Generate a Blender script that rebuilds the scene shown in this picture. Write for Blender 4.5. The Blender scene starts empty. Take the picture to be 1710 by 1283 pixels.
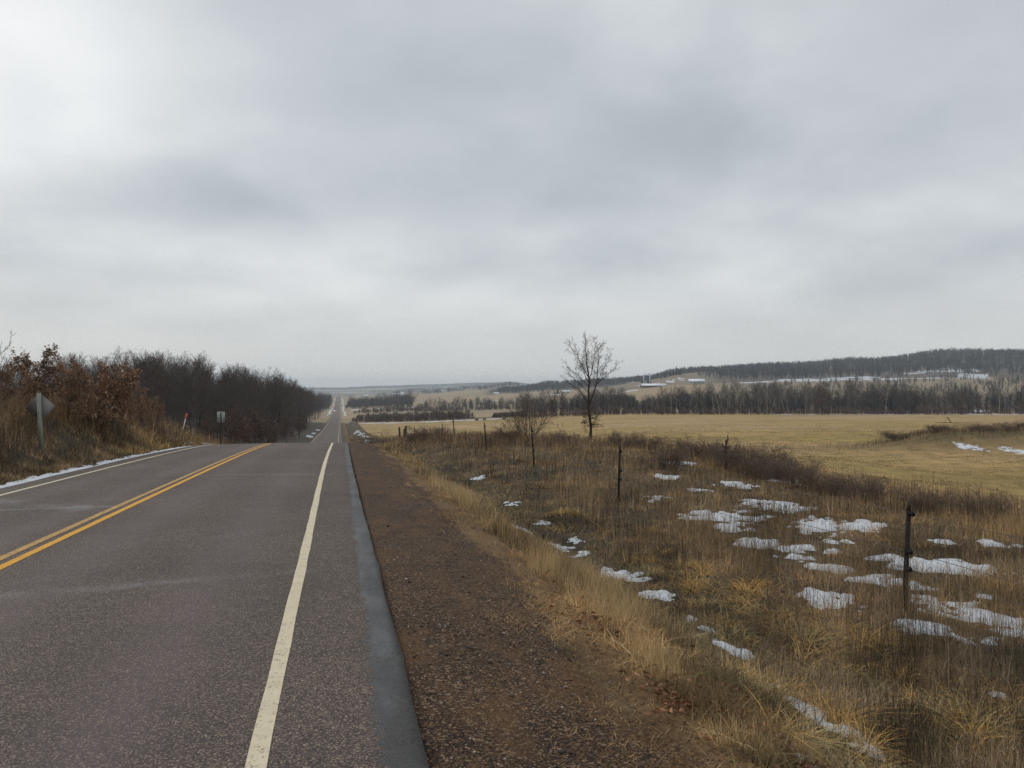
import bpy, math
import numpy as np
from mathutils import Vector, Matrix
rad = math.radians
SC = bpy.context.scene
COL = SC.collection

# ------------------------------------------------------------------ camera
F, CX, HZ, EYE = 1330.0, 855.0, 648.0, 1.7          # focal length, centre column, horizon row (photo pixels), eye height
TH = math.atan((855 - 568) / F)                     # the camera looks this far right of the road
SN, CS = math.sin(TH), math.cos(TH)
cam = bpy.data.cameras.new("camera"); cam.sensor_width = 36.0; cam.lens = 36.0 * F / 1710.0
cam.clip_start = 0.05; cam.clip_end = 30000
camo = bpy.data.objects.new("camera", cam); COL.objects.link(camo)
camo.location = (0, 0, EYE); camo.rotation_euler = (rad(90) + math.atan((HZ - 641.5) / F), 0, -TH)
SC.camera = camo
SC.view_settings.view_transform = 'Standard'; SC.view_settings.look = 'None'
SC.cycles.use_denoising = True; SC.cycles.denoiser = 'OPENIMAGEDENOISE'; SC.cycles.denoising_prefilter = 'NONE'
SC.view_settings.exposure = 0.22; SC.view_settings.gamma = 1.0
SC.cycles.max_bounces = 5; SC.cycles.diffuse_bounces = 3; SC.cycles.glossy_bounces = 2
SC.cycles.transmission_bounces = 2; SC.cycles.volume_bounces = 0; SC.cycles.transparent_max_bounces = 4


class NT:
    """small helper for node trees"""
    def __init__(s, tree): s.t = tree; s.n = tree.nodes; s.l = tree.links
    def new(s, typ, **kw):
        o = s.n.new(typ)
        for k, v in kw.items(): setattr(o, k, v)
        return o
    def put(s, sock, v):
        if v is None: return
        if hasattr(v, "is_output") or isinstance(v, bpy.types.NodeSocket): s.l.new(v, sock)
        else:
            if isinstance(v, (tuple, list)) and len(v) == 3 and len(sock.default_value) == 4: v = (*v, 1)
            sock.default_value = v
    def m(s, op, a, b=None, c=None, clamp=False):
        o = s.new("ShaderNodeMath", operation=op, use_clamp=clamp)
        for i, v in enumerate((a, b, c)): s.put(o.inputs[i], v)
        return o.outputs[0]
    def vm(s, op, a, b=None):
        o = s.new("ShaderNodeVectorMath", operation=op)
        s.put(o.inputs[0], a); s.put(o.inputs[1], b)
        return o.outputs[0]
    def noise(s, vec, scale, detail=3, rough=0.5, dist=0.0, col=False):
        o = s.new("ShaderNodeTexNoise"); s.put(o.inputs["Vector"], vec)
        o.inputs["Scale"].default_value = scale; o.inputs["Detail"].default_value = detail
        o.inputs["Roughness"].default_value = rough; o.inputs["Distortion"].default_value = dist
        return o.outputs["Color" if col else "Fac"]
    def voro(s, vec, scale, out="Color", rnd=1.0):
        o = s.new("ShaderNodeTexVoronoi"); s.put(o.inputs["Vector"], vec)
        o.inputs["Scale"].default_value = scale; o.inputs["Randomness"].default_value = rnd
        return o.outputs[out]
    def ramp(s, fac, stops, interp='LINEAR'):
        o = s.new("ShaderNodeValToRGB"); o.color_ramp.interpolation = interp
        e = o.color_ramp.elements
        while len(e) < len(stops): e.new(0.5)
        for x, (p, c) in zip(e, stops):
            x.position = p; x.color = (c, c, c, 1) if isinstance(c, (int, float)) else (*c, 1)
        s.put(o.inputs[0], fac); return o.outputs[0]
    def mix(s, fac, a, b, mode='MIX'):
        o = s.new("ShaderNodeMix", data_type='RGBA', blend_type=mode)
        s.put(o.inputs[0], fac); s.put(o.inputs[6], a); s.put(o.inputs[7], b)
        return o.outputs[2]
    def sep(s, v):
        o = s.new("ShaderNodeSeparateXYZ"); s.put(o.inputs[0], v); return o.outputs
    def comb(s, x, y, z=0.0):
        o = s.new("ShaderNodeCombineXYZ")
        for i, v in enumerate((x, y, z)): s.put(o.inputs[i], v)
        return o.outputs[0]
    def range(s, v, a, b, c=0.0, d=1.0):
        o = s.new("ShaderNodeMapRange", interpolation_type='SMOOTHSTEP'); s.put(o.inputs[0], v)
        for i, k in enumerate((a, b, c, d)): o.inputs[i + 1].default_value = k
        return o.outputs[0]


# ------------------------------------------------------------------ sky (overcast) and soft sun
SUN_EL, SUN_AZ = 32.0, -50.0      # behind cloud, to the left of the view
world = bpy.data.worlds.new("World"); SC.world = world; world.use_nodes = True
w = NT(world.node_tree)
for n in list(w.n): w.n.remove(n)
sky = w.new("ShaderNodeTexSky", sky_type='NISHITA'); sky.sun_disc = False
sky.sun_elevation = rad(SUN_EL); sky.sun_rotation = rad(SUN_AZ); sky.air_density = 1.0; sky.dust_density = 2.0
tc = w.new("ShaderNodeTexCoord")
dirv = w.vm('NORMALIZE', tc.outputs["Generated"])
sx, sy, sz = w.sep(dirv)
zc = w.m('MAXIMUM', sz, 0.0)
el = w.m('ARCSINE', zc)
az = w.m('ARCTAN2', sx, sy)
zz = w.m('ADD', zc, 0.30)
pl = w.comb(w.m('DIVIDE', sx, zz), w.m('DIVIDE', sy, zz), 0.0)
n1 = w.noise(w.vm('ADD', pl, (3.1, 1.7, 0)), 1.35, 4, 0.45, 0.15)
n2 = w.noise(w.vm('ADD', pl, (9.2, 4.4, 0)), 3.2, 5, 0.50, 0.2)
cl = w.m('ADD', w.m('MULTIPLY', w.m('SUBTRACT', n1, 0.5), 0.75), w.m('MULTIPLY', w.m('SUBTRACT', n2, 0.5), 0.34))
BLOBS = [  # cloud masses: (photo column, photo row, half width, half height, light or dark)
    (40, 40, 200, 130, .20), (560, 420, 330, 60, .13), (250, 400, 150, 45, .08), (330, 335, 190, 55, -.14),
    (1120, 235, 130, 70, -.11), (860, 190, 300, 110, -.07), (950, 445, 220, 40, -.06), (1480, 150, 220, 120, .05),
    (1290, 90, 130, 60, .05), (130, 505, 200, 35, .07), (850, 520, 260, 35, .05), (620, 60, 260, 80, -.05),
    (1600, 430, 220, 60, -.03), (1100, 400, 160, 40, .04), (150, 180, 160, 60, .06), (470, 240, 160, 45, .05)]
for (px, py, hw, hh, amp) in BLOBS:
    xc = (px - CX) / F; a0 = TH + math.atan(xc); e0 = math.atan((HZ - py) / F / math.sqrt(1 + xc * xc))
    u = w.m('DIVIDE', w.m('SUBTRACT', w.m('ADD', az, w.m('MULTIPLY', w.m('SUBTRACT', n2, .5), .22)), a0), hw / F)
    v = w.m('DIVIDE', w.m('SUBTRACT', w.m('ADD', el, w.m('MULTIPLY', w.m('SUBTRACT', n1, .5), .10)), e0), hh / F)
    g = w.m('EXPONENT', w.m('MULTIPLY', w.m('ADD', w.m('MULTIPLY', u, u), w.m('MULTIPLY', v, v)), -1.0))
    cl = w.m('ADD', cl, w.m('MULTIPLY', g, amp * 1.25))
ccol = w.ramp(w.m('ADD', cl, 0.5), [(0.10, (.325, .355, .392)), (0.36, (.425, .458, .490)), (0.52, (.520, .550, .575)), (0.68, (.645, .668, .68)), (0.9, (.80, .81, .81))])
ccol = w.mix(w.range(el, 0.0, 0.16, 1.0, 0.0), ccol, (.60, .605, .597))
hi = w.range(el, 0.52, 1.15, 1.0, 2.3)                 # thinner, brighter cloud overhead, above the frame
ccol = w.vm('MULTIPLY', ccol, w.comb(hi, hi, hi))
mixc = w.mix(0.93, w.vm('MULTIPLY', sky.outputs[0], (.1, .1, .1)), ccol)
bg = w.new("ShaderNodeBackground"); w.put(bg.inputs[0], w.vm('MULTIPLY', mixc, (10, 10, 10))); bg.inputs[1].default_value = 0.1
wo = w.new("ShaderNodeOutputWorld"); w.l.new(bg.outputs[0], wo.inputs[0])
sun = bpy.data.lights.new("sun", 'SUN'); sun.energy = 0.7; sun.angle = rad(25); sun.color = (1.0, .96, .9)
suno = bpy.data.objects.new("sun", sun); COL.objects.link(suno)
sd = Vector((math.sin(rad(SUN_AZ)) * math.cos(rad(SUN_EL)), math.cos(rad(SUN_AZ)) * math.cos(rad(SUN_EL)), math.sin(rad(SUN_EL))))
suno.rotation_euler = sd.to_track_quat('Z', 'Y').to_euler()

# ------------------------------------------------------------------ numpy helpers
rng = np.random.default_rng(7)


def sm(a, b, x):
    t = np.clip((np.asarray(x, float) - a) / (b - a), 0, 1); return t * t * (3 - 2 * t)


def lerp(a, b, t): return a + (b - a) * t


def vnoise(x, y, seed=0):
    x = np.asarray(x, float); y = np.asarray(y, float)
    ix = np.floor(x).astype(np.int64); iy = np.floor(y).astype(np.int64); fx = x - ix; fy = y - iy
    fx = fx * fx * (3 - 2 * fx); fy = fy * fy * (3 - 2 * fy)
    def h(a, b):
        n = (a * 374761393 + b * 668265263 + seed * 974634777) & 0xFFFFFFFF
        n = ((n ^ (n >> 13)) * 1274126177) & 0xFFFFFFFF
        return ((n ^ (n >> 16)) & 0xFFFF) / 65535.0
    return lerp(lerp(h(ix, iy), h(ix + 1, iy), fx), lerp(h(ix, iy + 1), h(ix + 1, iy + 1), fx), fy)


def fbm(x, y, seed=0, o=3):
    s, a, t = 0, 1.0, 0
    for i in range(o):
        s = s + a * vnoise(np.asarray(x) * 2 ** i + 17.3 * i, np.asarray(y) * 2 ** i + 5.7 * i, seed + i); t += a; a *= .5
    return s / t


def pchip(xs, ys):
    xs = np.array(xs, float); ys = np.array(ys, float); h = np.diff(xs); d = np.diff(ys) / h
    m = np.zeros_like(xs); m[0], m[-1] = d[0], d[-1]
    for i in range(1, len(xs) - 1):
        if d[i - 1] * d[i] > 0:
            w1, w2 = 2 * h[i] + h[i - 1], h[i] + 2 * h[i - 1]; m[i] = (w1 + w2) / (w1 / d[i - 1] + w2 / d[i])
    def f(x):
        x = np.clip(np.asarray(x, float), xs[0], xs[-1]); i = np.clip(np.searchsorted(xs, x) - 1, 0, len(xs) - 2)
        t = (x - xs[i]) / h[i]; t2, t3 = t * t, t * t * t
        return ys[i] * (2 * t3 - 3 * t2 + 1) + h[i] * m[i] * (t3 - 2 * t2 + t) + ys[i + 1] * (3 * t2 - 2 * t3) + h[i] * m[i + 1] * (t3 - t2)
    return f


# ------------------------------------------------------------------ terrain
Rz = pchip([-300, -30, -10, 0, 9, 19, 28, 36, 44, 52, 60, 80, 120, 150, 175, 195, 240, 311, 410, 600, 792, 1100, 1400, 1840, 2100, 3000, 9500],
           [6, .7, .24, 0, -.215, -.455, -.69, -.93, -1.25, -1.80, -2.5, -4.3, -7.6, -9.6, -10.75, -11.35, -12.5, -14.8, -16.9, -20, -22.5, -25, -23, -17.5, -20, -40, -40])
Qz = pchip([-300, 0, 10, 20, 30, 40, 50, 60, 75, 94, 130, 160, 200, 300, 400],
           [-1, -1.0, -1.15, -1.28, -1.36, -1.5, -1.8, -2.4, -3.2, -4.5, -7.6, -9.3, -11, -14.2, -16.4])
Ff = pchip([-400, 0, 26, 64, 112, 200, 300, 385, 520], [-1.9, -2.0, -2.4, -3.2, -4.5, -7.0, -9.6, -11.2, -12.6])
Hb = pchip([-300, 0, 25, 35, 45, 56, 68, 85, 2000], [2.0, 2.0, 2.0, 1.85, 1.6, 1.3, .7, .35, .3])
PD = np.array([450, 600, 750, 900, 1050, 1250, 1450, 1700, 2200, 3000, 4500, 6500, 9500.])
PP = {-600: [695, 690, 684, 678, 674, 668, 663, 660, 660, 655, 652, 649, 650],
      500: [700, 692, 686, 680, 676, 670, 665, 660, 662, 660, 654, 650, 650],
      568: [704, 696, 690, 685, 681.5, 675, 670, 664, 672, 665, 655, 650, 650],
      640: [702, 695, 689, 683, 679, 673, 668, 663, 664, 660, 654, 647, 648],
      700: [700, 694, 688, 682, 676, 670, 665, 661, 659, 656, 651, 645, 648],
      800: [696, 691, 684, 677, 671, 664, 660, 656, 652, 648, 647, 641.5, 648],
      850: [694, 690, 683, 675, 668, 661, 657, 654, 646, 643, 646, 641, 648],
      930: [693, 688, 680, 670, 662, 655, 652, 645, 648, 650, 652, 645, 650],
      1000: [692.5, 684, 674, 664, 655, 650, 647, 640, 645, 650, 652, 648, 650],
      1075: [692.5, 682, 668, 655, 646, 640, 638, 639, 645, 650, 652, 648, 650],
      1130: [692.5, 680, 664, 650, 640, 627, 624, 629, 640, 650, 652, 648, 650],
      1180: [692.5, 680, 664, 652, 641, 630, 622, 622, 632, 650, 652, 648, 650],
      1300: [692.5, 680, 662, 648, 637, 628, 619, 614, 622, 640, 650, 648, 650],
      1450: [692.5, 678, 660, 645, 634, 622, 611, 606, 618, 640, 650, 648, 650],
      1600: [692.5, 676, 656, 642, 631, 612, 598, 591, 606, 640, 650, 648, 650],
      1710: [692.5, 676, 656, 643, 632, 612, 597, 593, 606, 640, 650, 648, 650],
      2400: [692.5, 676, 656, 643, 632, 612, 597, 593, 606, 640, 650, 648, 650]}
PX = np.array(sorted(PP)); PZ = np.array([[EYE - (y - HZ) * d / F for y, d in zip(PP[p], PD)] for p in PX])


def polar(px, D):
    px = np.clip(px, PX[0], PX[-1]); l = np.log(np.clip(D, PD[0], PD[-1])); ld = np.log(PD)
    i = np.clip(np.searchsorted(PX, px) - 1, 0, len(PX) - 2); j = np.clip(np.searchsorted(ld, l) - 1, 0, len(PD) - 2)
    t = (px - PX[i]) / (PX[i + 1] - PX[i]); u = (l - ld[j]) / (ld[j + 1] - ld[j])
    t = t * t * (3 - 2 * t)
    return lerp(lerp(PZ[i, j], PZ[i + 1, j], t), lerp(PZ[i, j + 1], PZ[i + 1, j + 1], t), u)


def to_pd(X, Y):
    D = X * SN + Y * CS
    return CX + F * (X * CS - Y * SN) / np.maximum(D, 1.0), D


def to_xy(px, D):
    xc = (np.asarray(px, float) - CX) / F * D; return xc * CS + D * SN, -xc * SN + D * CS


RL, RR, RC = -7.30, 0.42, -3.44       # pavement edges and centre


def road_z(X, Y): return Rz(Y) + .012 * (3.9 - np.abs(np.asarray(X) - RC)) - .04


PROF = pchip([.3, .6, 1.3, 2.0, 2.7, 3.5, 4.4, 7], [-.05, -.07, -.10, -.18, -.38, -.72, -.98, -.98])


def T(X, Y):
    X = np.asarray(X, float); Y = np.asarray(Y, float); X, Y = np.broadcast_arrays(X, Y)
    px, D = to_pd(X, Y); R = Rz(Y)
    Q = np.where(Y < 400, Qz(Y), R + .5)
    A = lerp(R + PROF(np.clip(X, .3, 7)), Q, sm(3.2, 6.0, X))
    fw = sm(9, 20 + .35 * np.maximum(Y, 0), X)
    Z = lerp(A, Ff(D), fw)
    # low grassy mound standing in the hayfield
    mx, my = to_xy(1660, 66); ex, ey = (X - mx) * CS - (Y - my) * SN, (X - mx) * SN + (Y - my) * CS
    Z = Z + 1.5 * np.exp(-(ex / 8.5) ** 4 - (ey / 5.0) ** 2) * (.75 + .5 * fbm(X * .35, Y * .35, 5))
    L = R - .12 + sm(8.1, 12, -X) * Hb(Y) + np.minimum(np.maximum(-X - 13, 0) * .05, 5)
    Z = np.where(X > RC, Z, L)
    far = sm(420, 560, D)
    corr = 1 - sm(9, 16 + .05 * np.maximum(D, 0), np.abs(X - RC))
    Z = lerp(Z, polar(px, D) + (fbm(X / 60, Y / 60, 3) - .5) * 3, far * (1 - corr * (D < 2000)))
    Z = np.where((far > 0) & (D < 2000), lerp(Z, R - .2, far * corr), Z)
    # small bumps in the rough grass
    rough = sm(1.7, 3.0, X) + sm(7.9, 9, -X)
    Z = Z + rough * ((fbm(X * 1.1, Y * 1.1, 11) - .5) * .16 + (fbm(X * .25, Y * .25, 21) - .5) * .25) + .02 * (fbm(X * 3, Y * 3, 31) - .5)
    under = sm(RL - .15, RL + .1, X) * (1 - sm(RR - .1, RR + .02, X)) * (D < 2100)
    return lerp(Z, R - .25, under)


def hit(px, py, dmax=600.):
    """where the line of sight through a photo pixel meets the ground"""
    d = np.geomspace(2.0, dmax, 700)
    x, y = to_xy(px, d); z = EYE - (py - HZ) / F * d
    b = np.nonzero(z < T(x, y))[0]
    k = b[0] if len(b) else -1
    return float(x[k]), float(y[k]), float(d[k])


# ------------------------------------------------------------------ object helpers
def build(name, V, faces, mat, parent=None, col=None, attrs=None, smooth=False, link=True):
    """one mesh object; faces: list of (M,k) index arrays"""
    me = bpy.data.meshes.new(name); V = np.asarray(V, np.float32).reshape(-1, 3)
    fs = [np.asarray(f, np.int32) for f in (faces if isinstance(faces, list) else [faces]) if len(f)]
    me.vertices.add(len(V)); me.vertices.foreach_set("co", V.ravel())
    tot = np.concatenate([np.full(len(f), f.shape[1], np.int32) for f in fs]); idx = np.concatenate([f.ravel() for f in fs])
    me.loops.add(len(idx)); me.loops.foreach_set("vertex_index", idx)
    me.polygons.add(len(tot)); me.polygons.foreach_set("loop_start", np.concatenate([[0], np.cumsum(tot)[:-1]]).astype(np.int32))
    me.polygons.foreach_set("loop_total", tot)
    if smooth: me.polygons.foreach_set("use_smooth", np.ones(len(tot), bool))
    if col is not None:
        a = me.attributes.new("Col", 'FLOAT_COLOR', 'POINT'); c = np.ones((len(V), 4), np.float32); c[:, :3] = col
        a.data.foreach_set("color", c.ravel())
    for k, v in (attrs or {}).items():
        a = me.attributes.new(k, 'FLOAT', 'POINT'); a.data.foreach_set("value", np.asarray(v, np.float32))
    me.materials.append(mat); me.update(); me.validate()
    if not link: return me
    return put(name, me, parent)


def put(name, me, parent=None):
    o = bpy.data.objects.new(name, me); COL.objects.link(o)
    if parent: o.parent = parent
    return o


def thing(name, label, cat, loc=(0, 0, 0), rz=0.0, group=None, scale=1.0):
    o = bpy.data.objects.new(name, None); o.empty_display_size = .2; COL.objects.link(o)
    o.location = [float(v) for v in loc]; o.rotation_euler = (0, 0, rz); o.scale = (scale,) * 3 if isinstance(scale, (int, float)) else scale
    o["label"] = label; o["category"] = cat
    if group: o["group"] = group
    return o


def tag(o, label, cat=None, group=None, kind=None):
    if label: o["label"] = label
    if cat: o["category"] = cat
    if group: o["group"] = group
    if kind: o["kind"] = kind
    return o


class MB:
    """collects boxes, tubes and prisms into one mesh"""
    def __init__(s): s.V = []; s.F = {}
    def add(s, V, fs):
        b = len(s.V); s.V += [tuple(map(float, v)) for v in V]
        for f in fs: s.F.setdefault(len(f), []).append([i + b for i in f])
        return s
    def box(s, x0, x1, y0, y1, z0, z1):
        v = [(x, y, z) for z in (z0, z1) for y in (y0, y1) for x in (x0, x1)]
        return s.add(v, [(0, 2, 3, 1), (4, 5, 7, 6), (0, 1, 5, 4), (2, 6, 7, 3), (0, 4, 6, 2), (1, 3, 7, 5)])
    def tube(s, pts, r, n=8, cap=True):
        pts = [Vector(p) for p in pts]; r = r if isinstance(r, (list, tuple)) else [r] * len(pts); V = []
        for i, p in enumerate(pts):
            t = (pts[min(i + 1, len(pts) - 1)] - pts[max(i - 1, 0)]).normalized()
            a = t.cross(Vector((0, 1, 0.013)) if abs(t.y) < .9 else Vector((1, 0, 0))).normalized(); b = t.cross(a)
            V += [p + (a * math.cos(q) + b * math.sin(q)) * r[i] for q in (2 * math.pi * k / n for k in range(n))]
        fs = [(i * n + k, i * n + (k + 1) % n, (i + 1) * n + (k + 1) % n, (i + 1) * n + k) for i in range(len(pts) - 1) for k in range(n)]
        if cap: fs += [tuple(range(n - 1, -1, -1)), tuple((len(pts) - 1) * n + k for k in range(n))]
        return s.add(V, fs)
    def prism(s, poly, axis, a, b):
        """poly in the plane across axis ('x','y','z'), pushed from a to b"""
        f = {'x': lambda p, q: (q, p[0], p[1]), 'y': lambda p, q: (p[0], q, p[1]), 'z': lambda p, q: (p[0], p[1], q)}[axis]
        n = len(poly); V = [f(p, a) for p in poly] + [f(p, b) for p in poly]
        return s.add(V, [tuple(range(n)), tuple(range(2 * n - 1, n - 1, -1))] + [(k, k + n, (k + 1) % n + n, (k + 1) % n) for k in range(n)])
    def build(s, name, mat, parent=None, smooth=False):
        o = build(name, s.V, [np.array(f) for f in s.F.values()], mat, parent, smooth=smooth)
        import bmesh
        bm = bmesh.new(); bm.from_mesh(o.data); bmesh.ops.recalc_face_normals(bm, faces=bm.faces); bm.to_mesh(o.data); bm.free()
        return o


# ------------------------------------------------------------------ materials
def mat_new(name):
    m = bpy.data.materials.new(name); m.use_nodes = True; t = NT(m.node_tree)
    p = t.n["Principled BSDF"]; p.inputs["Roughness"].default_value = .85; p.inputs["Specular IOR Level"].default_value = .25
    geo = t.new("ShaderNodeNewGeometry")
    return m, t, p, geo


def bump(t, p, h, strength, dist):
    b = t.new("ShaderNodeBump"); b.inputs["Strength"].default_value = strength; b.inputs["Distance"].default_value = dist
    t.put(b.inputs["Height"], h); t.l.new(b.outputs[0], p.inputs["Normal"])


def mat_attr(name, rough=.85, spec=.15, var=.35, scale=.6, transl=0.0):
    m, t, p, geo = mat_new(name); a = t.new("ShaderNodeAttribute", attribute_name="Col")
    n = t.noise(geo.outputs["Position"], scale, 3)
    k = t.m('ADD', t.m('MULTIPLY', t.m('SUBTRACT', n, .5), var * 2), 1.0)
    t.put(p.inputs["Base Color"], t.vm('MULTIPLY', a.outputs["Color"], t.comb(k, k, k)))
    p.inputs["Roughness"].default_value = rough; p.inputs["Specular IOR Level"].default_value = spec
    return m


def mat_plain(name, col, col2=None, scale=8., rough=.8, spec=.2, metal=0., stretch=None, island=0.0, bumpy=0.0):
    m, t, p, geo = mat_new(name); tcn = t.new("ShaderNodeTexCoord"); vec = tcn.outputs["Object"]
    if stretch: vec = t.vm('MULTIPLY', vec, stretch)
    n = t.noise(vec, scale, 5, .6)
    c = t.mix(t.range(n, .3, .7), col, col2 or tuple(x * .7 for x in col))
    if island:
        k = t.m('ADD', t.m('MULTIPLY', geo.outputs["Random Per Island"], island), 1 - island * .5); c = t.vm('MULTIPLY', c, t.comb(k, k, k))
    t.put(p.inputs["Base Color"], c)
    p.inputs["Roughness"].default_value = rough; p.inputs["Specular IOR Level"].default_value = spec; p.inputs["Metallic"].default_value = metal
    if bumpy: bump(t, p, n, bumpy, .02)
    return m


# asphalt
M_ROAD, t, p, geo = mat_new("asphalt")
P = geo.outputs["Position"]; X_, Y_, Z_ = t.sep(P)
chip = t.voro(P, 130, "Color"); chv = t.sep(chip)[0]
chip2 = t.sep(t.voro(P, 210, "Color"))[1]
big = t.noise(P, .35, 4, .55); mid = t.noise(P, 3.0, 4, .6)
c = t.ramp(chv, [(0, (.010, .0075, .0065)), (.3, (.030, .022, .019)), (.62, (.070, .053, .046)), (.84, (.175, .132, .105)), (1, (.42, .33, .245))])
c2 = t.ramp(chip2, [(0, (.018, .014, .0125)), (.75, (.075, .058, .053)), (1, (.25, .20, .16))])
c = t.mix(.3, c, c2)
def track(x0, wd): return t.m('EXPONENT', t.m('MULTIPLY', t.m('POWER', t.m('ABSOLUTE', t.m('DIVIDE', t.m('SUBTRACT', X_, x0), wd)), 2.0), -1.0))
tr = None
for x0 in (-1.25, -2.85, -4.35, -5.9):
    k = track(x0, .36); tr = k if tr is None else t.m('ADD', tr, k)
strk = t.noise(t.vm('MULTIPLY', P, (1.6, .09, 1)), 1.2, 4, .6)
tr = t.m('MULTIPLY', tr, t.m('ADD', t.m('MULTIPLY', strk, .9), .15), clamp=True)
c = t.mix(t.m('MULTIPLY', tr, .50), c, (.140, .113, .114))
c = t.vm('MULTIPLY', c, (.98, .91, .86)); k = t.m('ADD', t.m('MULTIPLY', big, .75), t.m('ADD', t.m('MULTIPLY', mid, .45), .36)); c = t.vm('MULTIPLY', c, t.comb(k, k, k))
def streak(y0, slope, wd, x0, x1, seed):           # pale salt left along cracks and tyre smears
    yy = t.m('ADD', t.m('SUBTRACT', Y_, y0), t.m('MULTIPLY', X_, slope)); yy = t.m('ADD', yy, t.m('MULTIPLY', t.m('SUBTRACT', t.noise(P, 1.4, 3), .5), wd * 2.2))
    g = t.m('EXPONENT', t.m('MULTIPLY', t.m('POWER', t.m('ABSOLUTE', t.m('DIVIDE', yy, wd)), 2.0), -1.0))
    return t.m('MULTIPLY', g, t.m('MULTIPLY', t.range(X_, x0 - .4, x0), t.range(X_, x1, x1 + .4, 1, 0)))
s = t.m('ADD', t.m('MULTIPLY', streak(8.8, -.25, .13, -4.6, -.55, 1), .30), t.m('MULTIPLY', streak(21.3, .02, .07, -3.3, -.45, 2), .7))
s = t.m('ADD', s, t.m('MULTIPLY', streak(11.0, .9, .35, -6.4, -4.4, 3), .35))
s = t.m('ADD', s, t.m('MULTIPLY', streak(14.8, .05, .09, -6.4, -3.9, 4), .4))
s = t.m('MULTIPLY', s, t.m('MULTIPLY', t.range(t.noise(P, .9, 4, .6), .36, .60), t.range(t.m('ADD', t.noise(P, 30, 4, .7), t.m('MULTIPLY', chv, .25)), .45, .75)), clamp=True); s = t.m('MULTIPLY', s, 1.5, clamp=True)
c = t.mix(s, c, (.27, .255, .255))
# refrozen meltwater along the right edge
edge = t.m('ADD', X_, t.m('MULTIPLY', t.m('SUBTRACT', t.m('ADD', t.m('MULTIPLY', t.noise(P, 16, 5, .72), .65), t.m('MULTIPLY', t.noise(P, 1.7, 3), .35)), .5), .42))
ice = t.m('MULTIPLY', t.range(edge, .175, .225), t.range(X_, .37, .45, 1, 0))
icev = t.noise(t.vm('MULTIPLY', P, (1.0, .35, 1)), 2.6, 4, .6)
ipatch = t.m('MULTIPLY', ice, t.range(t.m('ADD', t.noise(P, 38, 4, .7), t.m('ADD', t.m('MULTIPLY', t.noise(P, 3, 3), .45), t.m('MULTIPLY', chv, .30))), .50, .86))
c = t.mix(t.m('MULTIPLY', ipatch, .92), c, t.mix(t.range(icev, .38, .68), (.034, .032, .031), (.100, .098, .096)))
wet = t.m('MULTIPLY', t.range(t.m('ADD', X_, t.m('MULTIPLY', t.m('SUBTRACT', t.noise(P, 9, 4, .7), .5), .12)), .35, .42), .75); c = t.mix(wet, c, (.012, .011, .010))
t.put(p.inputs["Base Color"], c)
t.put(p.inputs["Roughness"], t.m('SUBTRACT', .82, t.m('MULTIPLY', ipatch, .30)))
p.inputs["Specular IOR Level"].default_value = .35
bump(t, p, t.m('ADD', chv, t.m('MULTIPLY', mid, .6)), .8, .008)

M_WHITE, t, p, geo = mat_new("white_road_paint"); P = geo.outputs["Position"]
wear = t.m('ADD', t.m('MULTIPLY', t.sep(t.voro(P, 100, "Color"))[0], .40), t.m('MULTIPLY', t.noise(P, 14, 4, .65), .75))
t.put(p.inputs["Base Color"], t.mix(t.range(wear, .64, .95), t.mix(t.noise(P, 5, 3), (.60, .51, .355), (.43, .365, .26)), (.10, .085, .075)))
bump(t, p, t.sep(t.voro(P, 95, "Color"))[0], .4, .004)
def yellow(name, w0, w1, a, b):
    m, t, p, geo = mat_new(name); P = geo.outputs["Position"]
    wear = t.m('ADD', t.m('MULTIPLY', t.sep(t.voro(P, 100, "Color"))[0], .40), t.m('MULTIPLY', t.noise(P, 11, 4, .65), .75))
    t.put(p.inputs["Base Color"], t.mix(t.range(wear, w0, w1), t.mix(t.noise(P, 3, 3), a, b), (.09, .075, .06)))
    return m
M_YEL = yellow("fresh_yellow_paint", .66, .92, (.60, .30, .035), (.50, .245, .03))
M_YELW = yellow("worn_yellow_paint", .48, .84, (.50, .29, .085), (.40, .24, .08))

# ground: grass, gravel shoulder, woods floor, fields
M_GROUND, t, p, geo = mat_new("ground"); P = geo.outputs["Position"]
a = t.new("ShaderNodeAttribute", attribute_name="Col"); gv = t.new("ShaderNodeAttribute", attribute_name="gravel").outputs["Fac"]
fd = t.new("ShaderNodeAttribute", attribute_name="field").outputs["Fac"]
nz = t.noise(P, 4.0, 6, .65); nb = t.noise(P, .06, 4, .6); nf = t.noise(t.vm('MULTIPLY', P, (1, .8, 1)), .75, 6, .68)
k = t.m('ADD', t.m('MULTIPLY', nz, .9), .55)
c = t.vm('MULTIPLY', a.outputs["Color"], t.comb(k, k, k))
# hayfield: mown stubble, greener and browner drifts, dark tussocks
fcol = t.mix(t.range(nb, .35, .65), (.385, .247, .090), (.30, .214, .060))
fcol = t.mix(t.range(t.noise(P, .018, 3), .42, .62), fcol, (.40, .262, .125))
fk = t.ramp(nf, [(.28, .38), (.43, .82), (.60, 1.12), (.78, 1.42)])
fcol = t.vm('MULTIPLY', fcol, fk); fw_ = t.ramp(t.noise(t.vm('MULTIPLY', P, (.35, 1, 1)), .16, 5, .6), [(.32, .70), (.5, 1.0), (.68, 1.16)]); fcol = t.vm('MULTIPLY', fcol, fw_)
fine = t.m('ADD', t.m('MULTIPLY', t.noise(P, 14, 4, .7), .8), .6); fcol = t.vm('MULTIPLY', fcol, t.comb(fine, fine, fine))
c = t.mix(fd, c, t.mix(.75, t.vm('MULTIPLY', a.outputs["Color"], fk), fcol))
st = t.voro(P, 105, "Color"); s0, s1, s2 = t.sep(st)
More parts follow.
